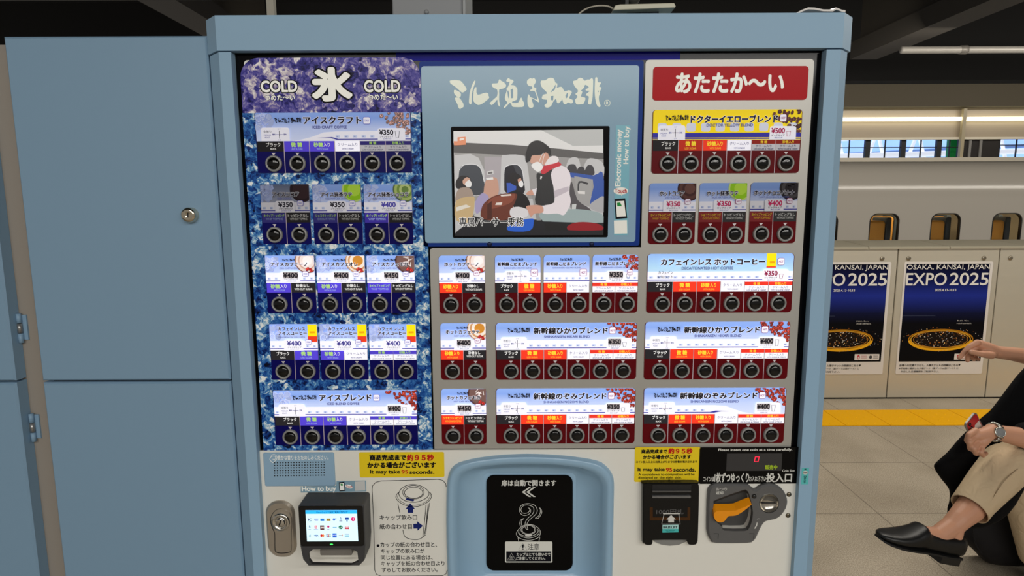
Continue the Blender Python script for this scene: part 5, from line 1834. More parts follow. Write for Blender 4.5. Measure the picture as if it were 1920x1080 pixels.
# ------------------------------------------------------------------ posters
def poster(x0, label):
    W, zt_, zb_2 = PW, P(1780, 490.5, YFE).z, P(1760, 701, YFE).z
    H = zt_ - zb_2
    yy = YFE - .0035
    g = lambda u0, v0, u1, v1: (x0 + u0 * W, zt_ - v1 * H, x0 + u1 * W, zt_ - v0 * H)
    PT = thing('poster', label, 'poster', (x0 + W / 2, yy, (zt_ + zb_2) / 2), 'exposition posters on the fence')
    m = MB()
    m.plate(rr(g(0, 0, 1, 1), .012), yy, YFE - .0005, M((218, 212, 206), .4, name='poster_white'))
    m.build('sheet', PT)
    m = MB()
    y1 = yy - .0006
    sky = grad_mat('night_sky_print', [(0, (6, 6, 10)), (.40, (8, 8, 14)), (.5, (16, 20, 52)), (.68, (34, 48, 140)), (.84, (18, 24, 74)), (1.0, (8, 9, 24))], .3)
    m.rect(g(.024, .02, .968, .885), y1, sky)
    m.build('night_picture', PT)
    m = MB()
    rb = random.Random(3)
    y2 = y1 - .0006
    m.rect(g(.024, .472, .4, .476), y2, M((60, 66, 90), .4, name='shore_print'))
    cx, cz = x0 + .485 * W, zt_ - .685 * H
    A, Bq = .36 * W, .085 * H
    m.flat(ell(cx, cz, A * .9, Bq * .85, 40), y2, M((26, 18, 14), .4, name='plaza_print'))
    for s_, wq, c in ((1.02, .012, (180, 118, 20)), (.95, .008, (226, 170, 50)), (.87, .005, (196, 130, 40))):
        m.stroke(ell(cx, cz, A * s_, Bq * s_, 60), wq * W * 1.2, y2 - .0004, M(c, .4, name='gold_ring_print'), True)
    m.stroke(ell(cx, cz - .004, A * 1.0, Bq * 1.08, 40, math.pi * 1.02, math.pi * 1.98), .026 * W, y2 - .0006, M((236, 172, 30), .4, name='gold_ring_print'))
    for k in range(210):
        an, rd = rb.uniform(0, 6.28), math.sqrt(rb.random()) * .86
        if k > 165:
            rd = rb.uniform(1.1, 1.3)
        c = rb.choice([(230, 220, 200), (240, 190, 110), (200, 120, 50), (150, 150, 160), (120, 80, 40)])
        s_ = rb.uniform(.002, .007) * W
        px_c = cx + A * rd * math.cos(an)
        if not x0 + .04 * W < px_c < x0 + .95 * W:
            continue
        m.flat(ell(px_c, cz + Bq * rd * math.sin(an), s_, s_ * rb.uniform(.5, 1.2), 6), y2 - .0009, M(c, .4, name='light_dot_print'))
    m.flat(rr(g(.66, .815, .945, .87), .003), y2 - .001, M((220, 214, 208), .4, name='poster_white'))
    m.flat(ell(g(.705, 0, .705, 0)[0], zt_ - .843 * H, .016 * W, .02 * H, 14), y2 - .0012, M((196, 40, 60), .4, name='red_mark'))
    m.flat(ell(g(.705, 0, .705, 0)[0], zt_ - .847 * H, .007 * W, .009 * H, 10), y2 - .0014, M((220, 214, 208), .4, name='poster_white'))
    m.flat(ell(g(.845, 0, .845, 0)[0], zt_ - .843 * H, .018 * W, .016 * H, 14), y2 - .0012, M((60, 60, 62), .4, name='grey_mark'))
    for u0, u1 in ((.735, .80), (.875, .93)):
        for k in range(3):
            m.rect(g(u0, .83 + k * .011, u1, .835 + k * .011), y2 - .0012, M((180, 120, 120) if u0 < .8 else (110, 110, 110), .4, name='tiny_line'))
    m.build('ring_picture', PT)
    m = MB()
    y3 = y2 - .0016
    PWI = M((226, 222, 216), .4, name='poster_letter_white')
    T(m, 'OSAKA, KANSAI, JAPAN', g(.026, .026, .962, .078), y3, PWI, .006)
    T(m, 'EXPO', g(.03, .098, .487, .205), y3, PWI, .012)
    T(m, '2025', g(.525, .098, .96, .205), y3, PWI, .012)
    T(m, '2025.4.13-10.13', g(.365, .237, .607, .257), y3, PWI, .02)
    T(m, '夜もまた、新しい。', g(.65, .513, .79, .525), y3, PWI, .0)
    T(m, 'いのち輝く未来が始まる。', g(.65, .537, .82, .549), y3, PWI, .0)
    DKI = M((60, 56, 52), .5, name='poster_small_ink')
    T(m, '会場への交通アクセス、入場チケットの詳細はこちら▼', g(.035, .908, .742, .928), y3, DKI, .02)
    T(m, '※予約時に選択した入場ゲート（東ゲートor西ゲート）に', g(.035, .938, .72, .955), y3, DKI, .01)
    T(m, '対応した交通機関をご利用下さい。', g(.06, .966, .5, .984), y3, DKI, .01)
    m.build('poster_lettering', PT)


PW = P(1862, 490, YFE).x - P(1696, 491, YFE).x
poster(P(1696, 491, YFE).x, 'dark blue exposition poster on the fence beside the raised hand')
poster(P(1671, 492, YFE).x - PW, 'dark blue exposition poster half hidden behind the vending machine edge')

# ------------------------------------------------------------------ train on the far track
YTR = 9.3
TR = thing('train', 'white bullet train with rounded windows standing beyond the platform fence', 'train', (6, YTR + 1.6, -1.2))
TW = M((188, 182, 172), .13, 0, 0, 'train_white')
wx = [(1515, 1571), (1630, 1686), (1745, 1801), (1860, 1915)]
wins = []
for a, c in wx:
    xa_, xc_ = P(a, 420, YTR).x, P(c, 420, YTR).x
    wins.append((xa_, xc_))
pt = wins[2][0] - wins[1][0]
ww = wins[1][1] - wins[1][0]
wins = [(wins[1][0] + k * pt, wins[1][0] + k * pt + ww) for k in range(-3, 6)]
wz1 = P(1700, 400, YTR).z
wz0 = wz1 - .60
b = MB()
holes = [rr((a, wz0, c, wz1), .13, 6) for a, c in wins]
zsh = P(1700, 384, YTR).z
b.plate([(-2, -1.0), (14, -1.0), (14, zsh), (-2, zsh)], YTR, YTR + .06, TW, holes=holes)
zro = P(1700, 305, YTR + .8).z
prof = [(YTR, zsh)]
R1, TH1 = 1.5, math.radians(20)
for k in range(1, 17):
    a = TH1 * k / 16
    prof.append((YTR + R1 * (1 - math.cos(a)), zsh + R1 * math.sin(a)))
R2 = (zro - prof[-1][1]) / (1 - math.sin(TH1))
y0_, z0_ = prof[-1]
for k in range(1, 15):
    a = TH1 + (math.pi / 2 - TH1) * k / 14
    prof.append((y0_ + R2 * (math.cos(TH1) - math.cos(a)), z0_ + R2 * (math.sin(a) - math.sin(TH1))))
prof.append((YTR + 1.7, zro))
b.loft([[(-2, p_[0], p_[1]) for p_ in prof], [(14, p_[0], p_[1]) for p_ in prof]], TW, True, False)
b.box(-2, 14, YTR + 3.2, YTR + 3.3, -1.0, zro, TW)
b.box(-2, 14, YTR + .3, YTR + 3.0, -1.3, -.9, M((40, 40, 44), .7, name='train_underside'))
b.build('car_body', TR)
GL = bpy.data.materials.new('train_glass')
GL.use_nodes = True
nb = GL.node_tree.nodes['Principled BSDF']
nb.inputs['Base Color'].default_value = (.85, .84, .8, 1)
nb.inputs['Roughness'].default_value = .03
nb.inputs['Transmission Weight'].default_value = 1.0
nb.inputs['IOR'].default_value = 1.05
for a, c in wins:
    b = MB()
    fo, fi = rr((a - .0, wz0, c, wz1), .13, 6), rr((a + .014, wz0 + .014, c - .014, wz1 - .014), .12, 6)
    b.plate(fo, YTR - .006, YTR + .05, M((30, 28, 26), .4, name='window_gasket'), holes=[fi])
    wf = b.build('window_frame', TR)
    b = MB()
    b.plate(fi, YTR + .03, YTR + .036, GL)
    b.build('window_pane', wf)
SEAT = M((206, 152, 70), .7, name='seat_tan')
SEATB = M((60, 72, 84), .7, name='seat_blue')
for k, (a, c) in enumerate(wins):
    if k < 1 or k > 6:
        continue
    for row, yy in ((0, YTR + .3), (1, YTR + 1.9)):
        b = MB()
        xs_ = a + .22 + row * .1
        b.plate(rr((xs_ - .16, .2, xs_ + .24, 1.16 + .03 * row), .06), yy, yy + .42, SEAT, bev=.02)
        b.plate(rr((xs_ + .25, .1, xs_ + .34, 1.22), .03), yy, yy + .42, SEATB, bev=.01)
        b.build('seat', TR)
b = MB()
b.box(-2, 14, YTR + 3.0, YTR + 3.1, -.9, 2.0, M((150, 140, 120), .6, name='cabin_wall'))
b.box(-2, 14, YTR + .2, YTR + 3.0, 1.62, 1.66, M((150, 146, 136), .6, name='cabin_ceiling'))
b.box(-2, 14, YTR + 1.4, YTR + 1.6, 1.60, 1.615, M((255, 232, 190), .5, 0, 14.0, 'cabin_lamp'))
b.build('cabin', TR)

# ------------------------------------------------------------------ far side of the station
YFW = 14.5
ZP = lambda y: P(1750, y, YFW).z
BEI = bump(M((164, 150, 132), .35, 0, 0, 'beige_wall_panel'), 6, .05, .01)
b = MB()
b.box(-8, 24, YFW - .3, YFW + .2, ZP(203), 4.6, M((76, 68, 52), .7, name='grey_beige_beam'))
tag(b.build('wall_header', None), kind='structure')
b = MB()
b.box(-8, 24, YFW, YFW + .1, ZP(260), ZP(203), BEI)
tag(b.build('wall_back', None), kind='structure')
b = MB()
b.box(-8, 24, YFW - .35, YFW + .3, ZP(305) - 2.5, ZP(297), M((200, 192, 176), .4, name='pale_ledge'))
tag(b.build('wall_ledge', None), kind='structure')
b = MB()
b.box(-8, 24, YFW - .06, YFW - .005, ZP(262), ZP(258), M((226, 218, 200), .3, name='bright_trim'))
tag(b.build('trim_1', None), kind='structure')
jx = P(1807, 230, YFW - .1).x
b = MB()
b.box(jx - .05, jx + .03, YFW - .14, YFW - .06, ZP(302), ZP(205), M((170, 158, 130), .4, name='duct_beige'))
tag(b.build('trim_2', None), kind='structure')
for k, (a, c) in enumerate(((-4.0, jx - .08), (jx + .08, 20.0))):
    b = MB()
    b.box(a, c, YFW - .14, YFW - .05, ZP(227.5), ZP(221), M((255, 250, 214), .4, 0, 2.6, 'lit_tube'))
    tag(b.build('strip_light', None), ['long lit strip light on the far wall left of the duct joint', 'long lit strip light on the far wall right of the duct joint'][k], 'strip light', 'strip lights on the far wall')
# daylight windows
SKY = M((150, 186, 240), .5, 0, 1.0, 'daylight_sky')
DKF = M((14, 16, 22), .5, name='window_frame_dark')
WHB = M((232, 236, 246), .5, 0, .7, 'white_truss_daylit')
edges = [1500, 1560, 1628, 1695, 1762, 1803]
for k in range(5):
    a, c = P(edges[k], 280, YFW).x, P(edges[k + 1], 280, YFW).x
    z0, z1 = ZP(297), ZP(260)
    w_ = MB()
    w_.plate([(a, z0), (c, z0), (c, z1), (a, z1)], YFW + .02, YFW + .1, DKF, holes=[[(a + .06, z0 + .02), (c - .06, z0 + .02), (c - .06, z1 - .02), (a + .06, z1 - .02)]])
    mid = (a + c) / 2
    w_.box(mid - .012, mid + .012, YFW + .04, YFW + .07, z0, z1, DKF)
    w_.box(a, c, YFW + .04, YFW + .07, z0 + (z1 - z0) * .55, z0 + (z1 - z0) * .55 + .02, DKF)
    f_ = w_.build('window_%d' % (k + 1), None)
    tag(f_, kind='structure')
a, c = P(1873, 280, YFW).x, P(1990, 280, YFW).x
w_ = MB()
w_.plate([(a, z0), (c, z0), (c, z1), (a, z1)], YFW + .02, YFW + .1, DKF, holes=[[(a + .04, z0 + .02), (c - .04, z0 + .02), (c - .04, z1 - .02), (a + .04, z1 - .02)]])
for q in (.3, .55, .8):
    w_.box(a + (c - a) * q - .012, a + (c - a) * q + .012, YFW + .04, YFW + .07, z0, z1, DKF)
w_.box(a, c, YFW + .04, YFW + .07, z0 + (z1 - z0) * .65, z0 + (z1 - z0) * .65 + .02, DKF)
tag(w_.build('window_6', None), kind='structure')
b = MB()
b.box(P(1806, 280, YFW).x, a, YFW + .02, YFW + .1, z0, z1, M((26, 20, 18), .6, name='dark_bay'))
for q, wq in ((1818, 6), (1838, 8)):
    xq = P(q, 280, YFW).x
    b.box(xq - .03, xq + .03, YFW - .01, YFW + .02, z0, z1, M((130, 128, 126), .5, name='bay_post'))
tag(b.build('wall_bay', None), kind='structure')
b = MB()
p = P(1788, 278, YFW + .3)
b.box(p.x - .12, p.x + .12, YFW + .25, YFW + .4, z0 - 1, z1 + .3, M((20, 130, 60), .5, 0, .15, 'green_column_paint'))
tag(b.build('column_green', None), kind='structure')
# building outside, seen through the windows; its daylight is put in as glow
OB = thing('office_building', 'pale building with white truss beams, glowing in place of daylight, seen through the far windows', 'building', (10, YFW + 4, -1))
b = MB()
b.box(-6, 30, YFW + 4, YFW + 4.5, -1, 9, SKY)
b.build('daylight_facade', OB)
for k in range(22):
    x_ = 6.5 + k * .62
    b = MB()
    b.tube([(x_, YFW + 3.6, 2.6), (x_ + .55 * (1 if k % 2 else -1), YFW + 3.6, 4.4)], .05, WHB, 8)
    b.build('truss_beam', OB)
for z_, dz_ in ((3.1, .9), (2.75, .35)):
    b = MB()
    b.tube([(5, YFW + 3.5, z_), (21, YFW + 3.5, z_ + dz_)], .08, WHB, 8)
    b.build('truss_chord', OB)
for z_ in (2.9, 3.5, 4.1):
    b = MB()
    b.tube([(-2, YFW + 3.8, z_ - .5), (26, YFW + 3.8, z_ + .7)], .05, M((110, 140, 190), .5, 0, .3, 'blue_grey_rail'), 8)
    b.build('truss_rail', OB)

# ------------------------------------------------------------------ ceiling
CEI = M((13, 12, 11), .8, 0, 0, 'black_ceiling')  # one even near-black colour for ceiling and girder
b = MB()
b.box(-10, 26, -7, 16, 4.6, 4.8, CEI)
tag(b.build('ceiling', None), kind='structure')
DB = M((58, 54, 48), .6, name='dark_steel_beam')
for x_, n_ in ((-3.35, 'a'), (4.75, 'b')):
    b = MB()
    b.box(x_ - .16, x_ + .2, 1.4, 7.6, 3.4, 3.62, DB)
    b.box(x_ - .04, x_ + .06, 1.4, 7.6, 3.62, 4.6, DB)
    tag(b.build('ceiling_beam', None), kind='structure')
b = MB()
b.tube([(-9, 4.6, 3.3), (-1.2, 4.6, 3.3)], .035, M((44, 40, 36), .5, name='pipe_dark'), 12)
tag(b.build('pipe', None), 'dark ceiling pipe above the cabinet on the left', 'pipe')
b = MB()
pp = P(1690, 94, 6.6)
b.tube([(pp.x, 6.6, pp.z), (13, 6.6, pp.z)], .04, M((150, 146, 140), .4, .2, 0, 'pipe_pale'), 12)
for k in range(6):
    b.tube([(pp.x + .7 + 1.0 * k, 6.6, pp.z), (pp.x + .78 + 1.0 * k, 6.6, pp.z)], .052, M((110, 106, 100), .4, .3, 0, 'pipe_joint'), 12)
tag(b.build('pipe', None), 'pale jointed ceiling pipe at the upper right', 'pipe')
b = MB()
b.box(-10, 26, 9.0, 9.3, 3.385, 4.6, CEI)
tag(b.build('ceiling_girder', None), kind='structure')


# ------------------------------------------------------------------ seated person, bench, bags
def organic(name, chains, mat, voxel, parent=None, label=None, smooth=6, post=None):
    """tapered limb chains fused into one continuous skin"""
    m = MB()
    for ch in chains:
        for (pa, ra), (pb, rb_) in zip(ch[:-1], ch[1:]):
            m.capsule(pa, pb, ra, rb_, mat, 16)
    o = m.build(name, parent, label)
    md = o.modifiers.new('fuse', 'REMESH')
    md.mode = 'VOXEL'
    md.voxel_size = voxel
    md.use_smooth_shade = True
    ms = o.modifiers.new('soften', 'SMOOTH')
    ms.iterations = smooth
    ms.factor = .5
    dg = bpy.context.evaluated_depsgraph_get()
    me = bpy.data.meshes.new_from_object(o.evaluated_get(dg), depsgraph=dg)
    o.modifiers.clear()
    old = o.data
    o.data = me
    bpy.data.meshes.remove(old)
    me.name = name
    if not me.materials:
        me.materials.append(mat)
    for p_ in me.polygons:
        p_.use_smooth = True
    if post:
        post(o)
    return o


SKIN = M((204, 150, 120), .5, 0, 0, 'skin')
nt, N_, L_, bs_ = nodes(SKIN)
bs_.inputs['Subsurface Weight'].default_value = .12
bs_.inputs['Subsurface Radius'].default_value = (.01, .004, .002)
CLB = bump(M((9, 9, 11), .85, 0, 0, 'black_jersey', spec=.2), 500, .1)
CHI = bump(M((204, 181, 148), .85, 0, 0, 'beige_chino', spec=.2), 700, .12)

PELV = Q(2090, 860, 2.33)
PER = thing('person', 'seated person in black top and beige trousers with legs crossed, holding a red phone', 'person', (PELV.x, PELV.y, 0))

hipA, hipB = Q(2085, 855, 2.26), Q(2090, 860, 2.42)
kneeA, hemA = Q(1888, 872, 2.13), Q(1818, 955, 2.063)
ankA, heelA, ballA, toeA = Q(1787, 985, 2.04), Q(1783, 1018, 2.04), Q(1705, 1006, 2.01), Q(1664, 1000, 2.0)
kneeB, shinB, ankB = Q(1925, 880, 2.33), Q(1926, 975, 2.36), Q(1947, 1085, 2.39)
chest, neckb, headc = Q(2085, 660, 2.33), Q(2078, 575, 2.33), Q(2062, 482, 2.33)
shL, shR = Q(2085, 625, 2.16), Q(2085, 605, 2.50)
elL, elR = Q(1992, 838, 2.10), Q(2020, 690, 2.40)
wrL, wrR = Q(1860, 809, 2.06), Q(1868, 660, 2.31)
# axis of the raised shoe
aH, aT = Q(1797, 1030, 2.04), Q(1646, 1001, 1.995)
ax = (aT - aH).normalized()
upS = (Vector((0, 0, 1)) - ax * ax.z).normalized()
sdS = ax.cross(upS)
LS = (aT - aH).length
SF = lambda q, h: aH + ax * (q * LS) + upS * (h - .018)
H = []
# legs and feet
H.append([(hipA, .09), (kneeA, .056), (hemA, .043), (Q(1800, 972, 2.045), .036), (ankA, .033)])
H.append([(ankA, .033), (SF(.10, .034), .026)])
H.append([(ankA, .032), (SF(.30, .048), .030), (SF(.45, .046), .026), (SF(.58, .034), .020), (SF(.72, .022), .012)])
H.append([(SF(.10, .030), .025), (SF(.3, .030), .027), (SF(.5, .028), .024)])
H.append([(hipB, .09), (kneeB, .055), (shinB, .045), (ankB, .032)])
fB = Vector((ankB.x - .06, ankB.y - .15, .05))
H.append([(ankB, .032), (Vector((ankB.x + .01, ankB.y, .06)), .03), (fB, .026)])
# trunk, neck, head
H.append([(PELV, .135), (Q(2092, 760, 2.33), .12), (chest, .125), (neckb, .06)])
H.append([(shL, .055), (neckb, .055), (shR, .055)])
H.append([(neckb, .052), (headc + Vector((.02, 0, -.07)), .05)])
H.append([(headc + Vector((.03, 0, .03)), .083), (headc + Vector((-.01, 0, -.03)), .072), (headc + Vector((-.035, 0, -.075)), .042)])
H.append([(headc + Vector((-.075, 0, -.005)), .012), (headc + Vector((-.098, 0, -.028)), .013)])     # nose
H.append([(headc + Vector((-.08, 0, -.062)), .012), (headc + Vector((-.083, .012, -.062)), .008)])  # lips
for s_ in (-1, 1):
    H.append([(headc + Vector((.02, .078 * s_, .0)), .016), (headc + Vector((.024, .08 * s_, -.03)), .012)])  # ears
# arms
H.append([(shL, .052), (elL, .040), (Q(1925, 822, 2.075), .036), (Q(1885, 814, 2.065), .028), (wrL, .0255)])
H.append([(shR, .052), (elR, .040), (Q(1945, 672, 2.35), .033), (Q(1900, 664, 2.325), .0265), (wrR, .0235)])
# left hand round the phone
H.append([(wrL, .0245), (Q(1846, 814, 2.05), .022), (Q(1833, 816, 2.045), .018)])
H.append([(Q(1852, 816, 2.05), .020), (Q(1842, 828, 2.045), .018), (Q(1838, 834, 2.05), .015)])
fl_ = [((1829, 807), (1817, 815), (1813, 826), (1819, 832)), ((1830, 817), (1818, 829), (1819, 841), (1826, 842)),
       ((1834, 827), (1826, 841), (1830, 850), (1837, 848)), ((1843, 834), (1839, 848), (1843, 854), (1849, 850))]
for k, f_ in enumerate(fl_):
    ts = (2.045, 2.03, 2.045, 2.07)
    rs = (.0105, .0095, .0088, .0078) if k < 3 else (.0092, .0083, .0076, .0068)
    H.append([(Q(x, y, t), r_) for (x, y), t, r_ in zip(f_, ts, rs)])
H.append([(Q(1854, 808, 2.085), .014), (Q(1844, 804, 2.115), .0105), (Q(1834, 802, 2.12), .0085)])   # thumb
# right hand, index pointing down
H.append([(wrR, .0235), (Q(1852, 653, 2.305), .023), (Q(1836, 646, 2.30), .0185)])
H.append([(Q(1858, 662, 2.30), .020), (Q(1844, 660, 2.30), .018)])
fr_ = [[(1833, 642), (1818, 650), (1808, 660), (1799, 671)], [(1834, 648), (1820, 658), (1815, 666), (1814, 676)],
       [(1838, 653), (1825, 659), (1820, 668), (1826, 674)], [(1842, 658), (1831, 662), (1828, 670), (1834, 674)]]
for k, f_ in enumerate(fr_):
    t0 = 2.285 + .016 * k
    rs = (.0118, .0102, .0092, .0078) if k < 3 else (.0098, .0086, .0078, .0068)
    H.append([(Q(x, y, t0 + (.004 * i)), r_) for i, ((x, y), r_) in enumerate(zip(f_, rs))])
H.append([(Q(1858, 666, 2.285), .015), (Q(1840, 664, 2.262), .0115), (Q(1821, 660, 2.258), .0088)])  # thumb
BODY = organic('body', H, SKIN, .0028, PER, smooth=4)
# hair, eyes
organic('hair', [[(headc + Vector((.045, 0, .045)), .088), (headc + Vector((.05, 0, -.02)), .08)], [(headc + Vector((-.005, 0, .075)), .066), (headc + Vector((.04, 0, .06)), .085)],
                 [(headc + Vector((.07, 0, -.03)), .065), (headc + Vector((.08, 0, -.12)), .05)]], M((22, 18, 17), .45, name='dark_hair'), .006, PER)
for s_ in (-1, 1):
    b = MB()
    b.lathe(headc + Vector((-.071, .028 * s_, .006)), [(0, -.009), (.007, -.006), (.010, 0), (.007, .006), (0, .009)], M((20, 16, 14), .2, name='eye_dark'), 14, (-1, 0, 0))
    b.build('eye', PER)
# trousers
TRS = []
TRS.append([(hipA, .115), (Q(1985, 852, 2.18), .088), (kneeA, .076), (Q(1858, 905, 2.10), .069), (Q(1828, 940, 2.07), .060), (Q(1812, 962, 2.06), .058)])
TRS.append([(hipB, .115), (Q(2000, 868, 2.37), .09), (kneeB, .073), (Q(1922, 950, 2.35), .062), (Q(1938, 1040, 2.38), .050)])
TRS.append([(PELV, .15), (Q(2092, 800, 2.33), .135)])


def cut_hem(o):
    bm = bmesh.new()
    bm.from_mesh(o.data)
    off = WORLD_AT[o.name]
    for pc, pd in ((hemA, (hemA - kneeA).normalized()), (Q(1942, 1052, 2.382), (ankB - shinB).normalized())):
        nv_ = set(v for v in bm.verts if (v.co + off - pc).length < .14)
        fs_ = [f for f in bm.faces if any(v in nv_ for v in f.verts)]
        es_ = list({e for f in fs_ for e in f.edges})
        vs_ = list({v for f in fs_ for v in f.verts})
        bmesh.ops.bisect_plane(bm, geom=vs_ + es_ + fs_, dist=1e-6, plane_co=pc - off, plane_no=pd)
        dead = [v for v in bm.verts if (v.co + off - pc).length < .16 and (v.co + off - pc).dot(pd) > 1e-5]
        bmesh.ops.delete(bm, geom=dead, context='VERTS')
    bm.to_mesh(o.data)
    bm.free()
    sd = o.modifiers.new('cloth', 'SOLIDIFY')
    sd.thickness = .003


TRO = organic('trousers', TRS, CHI, .006, PER, 'beige chino trousers', 5, cut_hem)
nt, N_, L_, bs_ = nodes(CHI)
# folds in the cloth
tx_ = N_.new('ShaderNodeTexNoise')
tx_.inputs['Scale'].default_value = 16
tx_.inputs['Distortion'].default_value = 1.6
tcx = N_.new('ShaderNodeTexCoord')
b2 = N_.new('ShaderNodeBump')
b2.inputs['Strength'].default_value = .5
b2.inputs['Distance'].default_value = .012
L_.new(tcx.outputs['Object'], tx_.inputs['Vector'])
L_.new(tx_.outputs['Fac'], b2.inputs['Height'])
for l_ in list(nt.links):
    if l_.to_socket == bs_.inputs['Normal']:
        L_.new(l_.from_socket, b2.inputs['Normal'])
        nt.links.remove(l_)
L_.new(b2.outputs['Normal'], bs_.inputs['Normal'])
# hem stitch band and side seam
b = MB()
axk = (hemA - kneeA).normalized()
sm = [Q(1852, 952, 2.015), Q(1868, 925, 2.02), Q(1886, 900, 2.03), Q(1908, 880, 2.05)]
b.tube(smoothline([tuple(v) for v in sm], 5), .0016, CHI, 6)
b.build('side_seam', TRO)
# top
TOP = []
TOP.append([(PELV + Vector((0, 0, .02)), .155), (Q(2092, 760, 2.33), .142), (chest, .15)])
TOP.append([(chest + Vector((0, 0, .06)), .12), (neckb - Vector((0, 0, .03)), .075)])
TOP.append([(shL, .072), (neckb - Vector((0, 0, .02)), .065), (shR, .072)])
TOP.append([(shL, .072), (Q(2030, 760, 2.12), .062), (Q(1965, 838, 2.09), .052), (Q(1928, 816, 2.075), .046)])
TOP.append([(shR, .072), (Q(2050, 650, 2.45), .062)])
organic('top', TOP, CLB, .008, PER, 'loose black top')
# loafer
b = MB()
LEA = M((10, 10, 11), .4, 0, 0, 'black_leather')
rows = []
stn = [  # position from heel to toe, half width, underside, upper edge
    (-.02, .014, .004, .056), (.0, .028, 0, .066), (.05, .033, 0, .065), (.2, .036, .0, .062), (.34, .036, .002, .061), (.45, .038, .003, .062), (.485, .039, .003, .067), (.505, .040, .003, .078),
    (.535, .041, .003, .079), (.575, .043, .003, .067), (.63, .045, .003, .056), (.71, .046, .003, .045), (.8, .044, .003, .037), (.9, .037, .005, .031), (.96, .026, .008, .027), (1.0, .010, .013, .021)]
NR = 18
for s_, hw, bo_, to_ in stn:
    c = aH + ax * (s_ * LS)
    row = []
    for k in range(NR):
        a = 2 * math.pi * k / NR
        cx_, cz_ = math.cos(a), math.sin(a)
        ex = abs(cx_) ** .75 * (1 if cx_ > 0 else -1)
        ez = abs(cz_) ** .75 * (1 if cz_ > 0 else -1)
        mid, hf = (bo_ + to_) / 2, (to_ - bo_) / 2
        row.append(c + sdS * (ex * hw) + upS * (mid + ez * hf - .018))
    rows.append(row)
b.loft(rows, LEA, True, True, True)
SHOE = b.build('loafer', PER, 'black leather loafer on the raised foot')
b = MB()
for s0, s1, th in ((-.005, 1.0, .006),):
    lo = []
    for s_, hw, bo_, to_ in stn[1:]:
        c = aH + ax * (s_ * LS)
        lo.append((c + upS * (bo_ - .0185), hw * .97))
    top_, bot_ = [], []
    for c, hw in lo:
        top_.append(c + sdS * hw)
    for c, hw in reversed(lo):
        top_.append(c - sdS * hw)
    bot_ = [p_ - upS * th for p_ in top_]
    b.loft([top_, bot_], BLACKM, False, True, True)
b.build('sole', SHOE)
b = MB()
hl = []
for s_, hw in ((-.005, .02), (.03, .029), (.12, .031), (.26, .031)):
    hl.append((aH + ax * (s_ * LS) - upS * .022, hw))
t1 = [c + sdS * w2 for c, w2 in hl] + [c - sdS * w2 for c, w2 in reversed(hl)]
t2 = [p_ - upS * .024 + ax * .004 * (1 if i in (3, 4) else 0) for i, p_ in enumerate(t1)]
b.loft([t1, t2], M((20, 18, 18), .4, name='heel_black'), False, True, True)
b.build('heel', SHOE)
# second shoe, on the floor
b = MB()
gH, gT = Vector((ankB.x + .02, ankB.y + .04, .03)), Vector((ankB.x - .085, ankB.y - .2, .03))
ax2 = (gT - gH).normalized()
sd2 = ax2.cross(Vector((0, 0, 1)))
LS2 = (gT - gH).length
rows = []
for s_, hw, bo_, to_ in stn:
    c = gH + ax2 * (s_ * LS2)
    row = []
    for k in range(NR):
        a = 2 * math.pi * k / NR
        mid, hf = (bo_ + to_) / 2, (to_ - bo_) / 2
        row.append(c + sd2 * (math.cos(a) * hw) + Vector((0, 0, mid + math.sin(a) * hf - .026)))
    rows.append(row)
b.loft(rows, LEA, True, True, True)
b.build('loafer', PER)
# watch
WDIR = (wrL - Q(1885, 814, 2.065)).normalized()
b = MB()
wc = Q(1864, 810, 2.06)
WST = M((186, 184, 176), .2, .95, 0, 'watch_steel')
u_ = WDIR.orthogonal().normalized()
v_ = WDIR.cross(u_)
for k in range(22):
    a = 2 * math.pi * k / 22
    c = wc + (u_ * math.cos(a) + v_ * math.sin(a)) * .0295
    tng = (u_ * -math.sin(a) + v_ * math.cos(a))
    b.tube([c - WDIR * .008, c + WDIR * .008], .0036, WST, 6)
WT = b.build('wrist_watch', PER, 'steel wrist watch with link bracelet')
b = MB()
nrm = (CAM - wc)
nrm = (nrm - WDIR * nrm.dot(WDIR)).normalized()
nrm = (nrm + Vector((-.25, 0, .15))).normalized()
b.lathe(wc + nrm * .026, [(0, 0), (.0165, 0), (.0175, .003), (.0165, .008), (.0145, .0088), (.014, .0075), (0, .0075)], WST, 24, nrm)
b.build('watch_case', WT)
b = MB()
b.lathe(wc + nrm * .026, [(0, .0079), (.0132, .0079)], M((60, 62, 60), .2, name='dial_dark'), 20, nrm)
b.build('watch_dial', WT)

# phone in the left hand
PHN = thing('phone', 'red phone with silver rim in the seated person hand', 'phone', tuple(Q(1828, 815, 2.06)))
pa, pb_ = Q(1843, 836, 2.105), Q(1818, 785, 2.07)
la = (pb_ - pa).normalized()
wa = (Q(1809, 799, 2.06) - Q(1830, 778, 2.08))
wa = (wa - la * wa.dot(la)).normalized()
na = la.cross(wa).normalized()
if na.dot(CAM - pa) < 0:
    na = -na
b = MB()


def slab(m, c, L, W_, th, mat, rad, dz=0.0):
    q = rr((-W_ / 2, -L / 2, W_ / 2, L / 2), rad, 5)
    f = [c + wa * x + la * y + na * (dz + th / 2) for x, y in q]
    k = [c + wa * x + la * y + na * (dz - th / 2) for x, y in q]
    m.loft([f, k], mat, False, True, True)


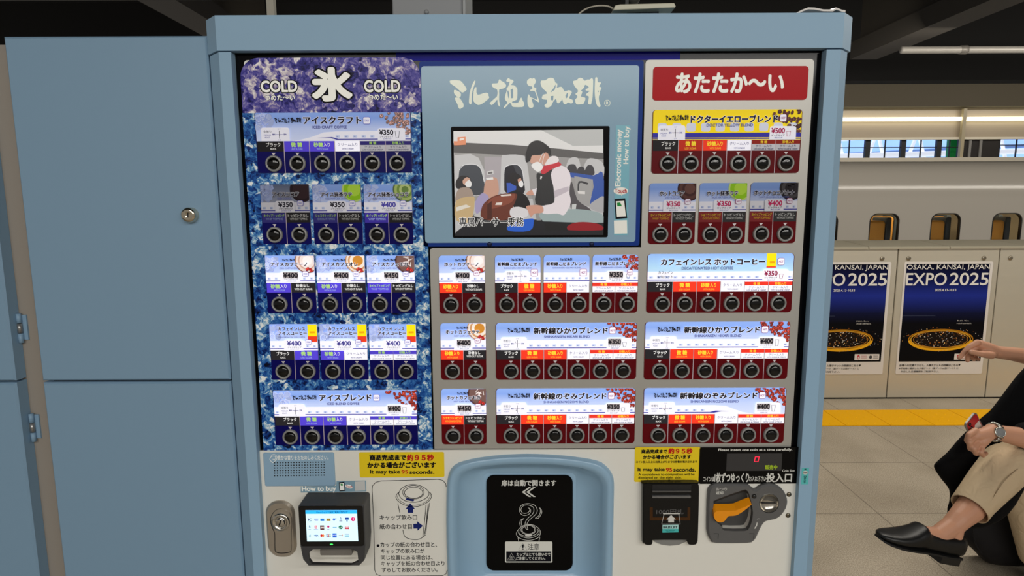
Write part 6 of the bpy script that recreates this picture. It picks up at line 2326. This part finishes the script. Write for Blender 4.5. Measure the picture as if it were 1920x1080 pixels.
pc_ = (pa + pb_) / 2 + na * .001
LP = .135
slab(b, pc_, LP, .066, .0065, M((150, 144, 138), .35, .5, 0, 'phone_rim'), .011)
b.build('rim', PHN)
b = MB()
slab(b, pc_, LP - .007, .059, .001, M((176, 22, 34), .25, name='phone_red'), .009, .0036)
PHB = b.build('back_cover', PHN, 'red back cover')
b = MB()
cc_ = pc_ + la * (LP / 2 - .022) + wa * .016 + na * .004
for d_ in (-.0085, .0085):
    b.lathe(cc_ + la * d_, [(0, 0), (.0065, 0), (.006, .0016), (0, .0018)], M((40, 14, 18), .15, name='camera_glass'), 14, na)
b.build('camera_lens', PHB)
b = MB()
slab(b, pc_ + la * .008 - wa * .013, .05, .028, .0004, M((206, 204, 196), .4, name='silver_card'), .004, .0044)
b.build('silver_sticker', PHN)


def pillow(name, outline, t, th, mat, label, cat, kk=4):
    sm_ = smoothline(outline, 3, True)
    cx_ = sum(p_[0] for p_ in sm_) / len(sm_)
    cy_ = sum(p_[1] for p_ in sm_) / len(sm_)
    loops = []
    for i in range(-kk, kk + 1):
        a = i / kk * math.pi / 2
        s_ = .55 + .45 * math.cos(a) ** .6 if abs(i) < kk else .45
        loops.append([Q(cx_ + (x - cx_) * s_, cy_ + (y - cy_) * s_, t + th / 2 * math.sin(a)) for x, y in sm_])
    m = MB()
    m.loft(loops, mat, True, True, True)
    o = m.build(name)
    tag(o, label, cat)
    return o


CLC = bump(M((9, 9, 11), .9, 0, 0, 'black_wool', spec=.15), 40, .4, .01)
pillow('coat', [(1940, 668), (1922, 688), (1906, 705), (1889, 727), (1872, 750), (1856, 770), (1839, 784), (1803, 817), (1776, 848), (1754, 868), (1752, 878), (1764, 897), (1779, 917), (1780, 938), (1776, 960), (1790, 985), (1840, 990), (1890, 965), (1930, 900), (1960, 830), (1968, 740)], 2.235, .10, CLC,
       'black coat heaped on the lap of the seated person', 'coat')
BPK = M((15, 13, 15), .7, 0, 0, 'black_canvas', spec=.3)
BAGO = [(1785, 975), (1788, 992), (1794, 1004), (1808, 1016), (1826, 1032), (1842, 1049), (1858, 1057), (1890, 1061), (1940, 1062), (1990, 1058), (2000, 1000), (1980, 930), (1900, 915), (1830, 935), (1800, 950)]
o = pillow('backpack', BAGO, 2.53, .18, BPK, 'black bag standing on the floor behind the crossed legs', 'bag')
BGO = o
b = MB()
b.tube(smoothline([tuple(Q(x, y, 2.425)) for x, y in ((1822, 960), (1824, 985), (1826, 1005), (1832, 1025), (1842, 1040))], 4), .003, BPK, 8)
b.build('piping', o)

# bench under the person
BEN = thing('bench', 'grey slatted bench seat just outside the right edge of the view', 'bench', (2.45, 1.25, 0))
BM_ = M((120, 116, 110), .5, name='bench_grey')
bx0 = 2.19
for k in range(5):
    b = MB()
    b.box(bx0 + k * .09, bx0 + k * .09 + .075, .62, 1.34, .355, .38, BM_)
    b.build('slat', BEN)
for y_ in (.72, 1.24):
    b = MB()
    b.box(bx0 + .04, bx0 + .40, y_ - .025, y_ + .025, .315, .355, BM_)
    b.box(bx0 + .19, bx0 + .25, y_ - .025, y_ + .025, 0, .315, BM_)
    b.build('leg', BEN)
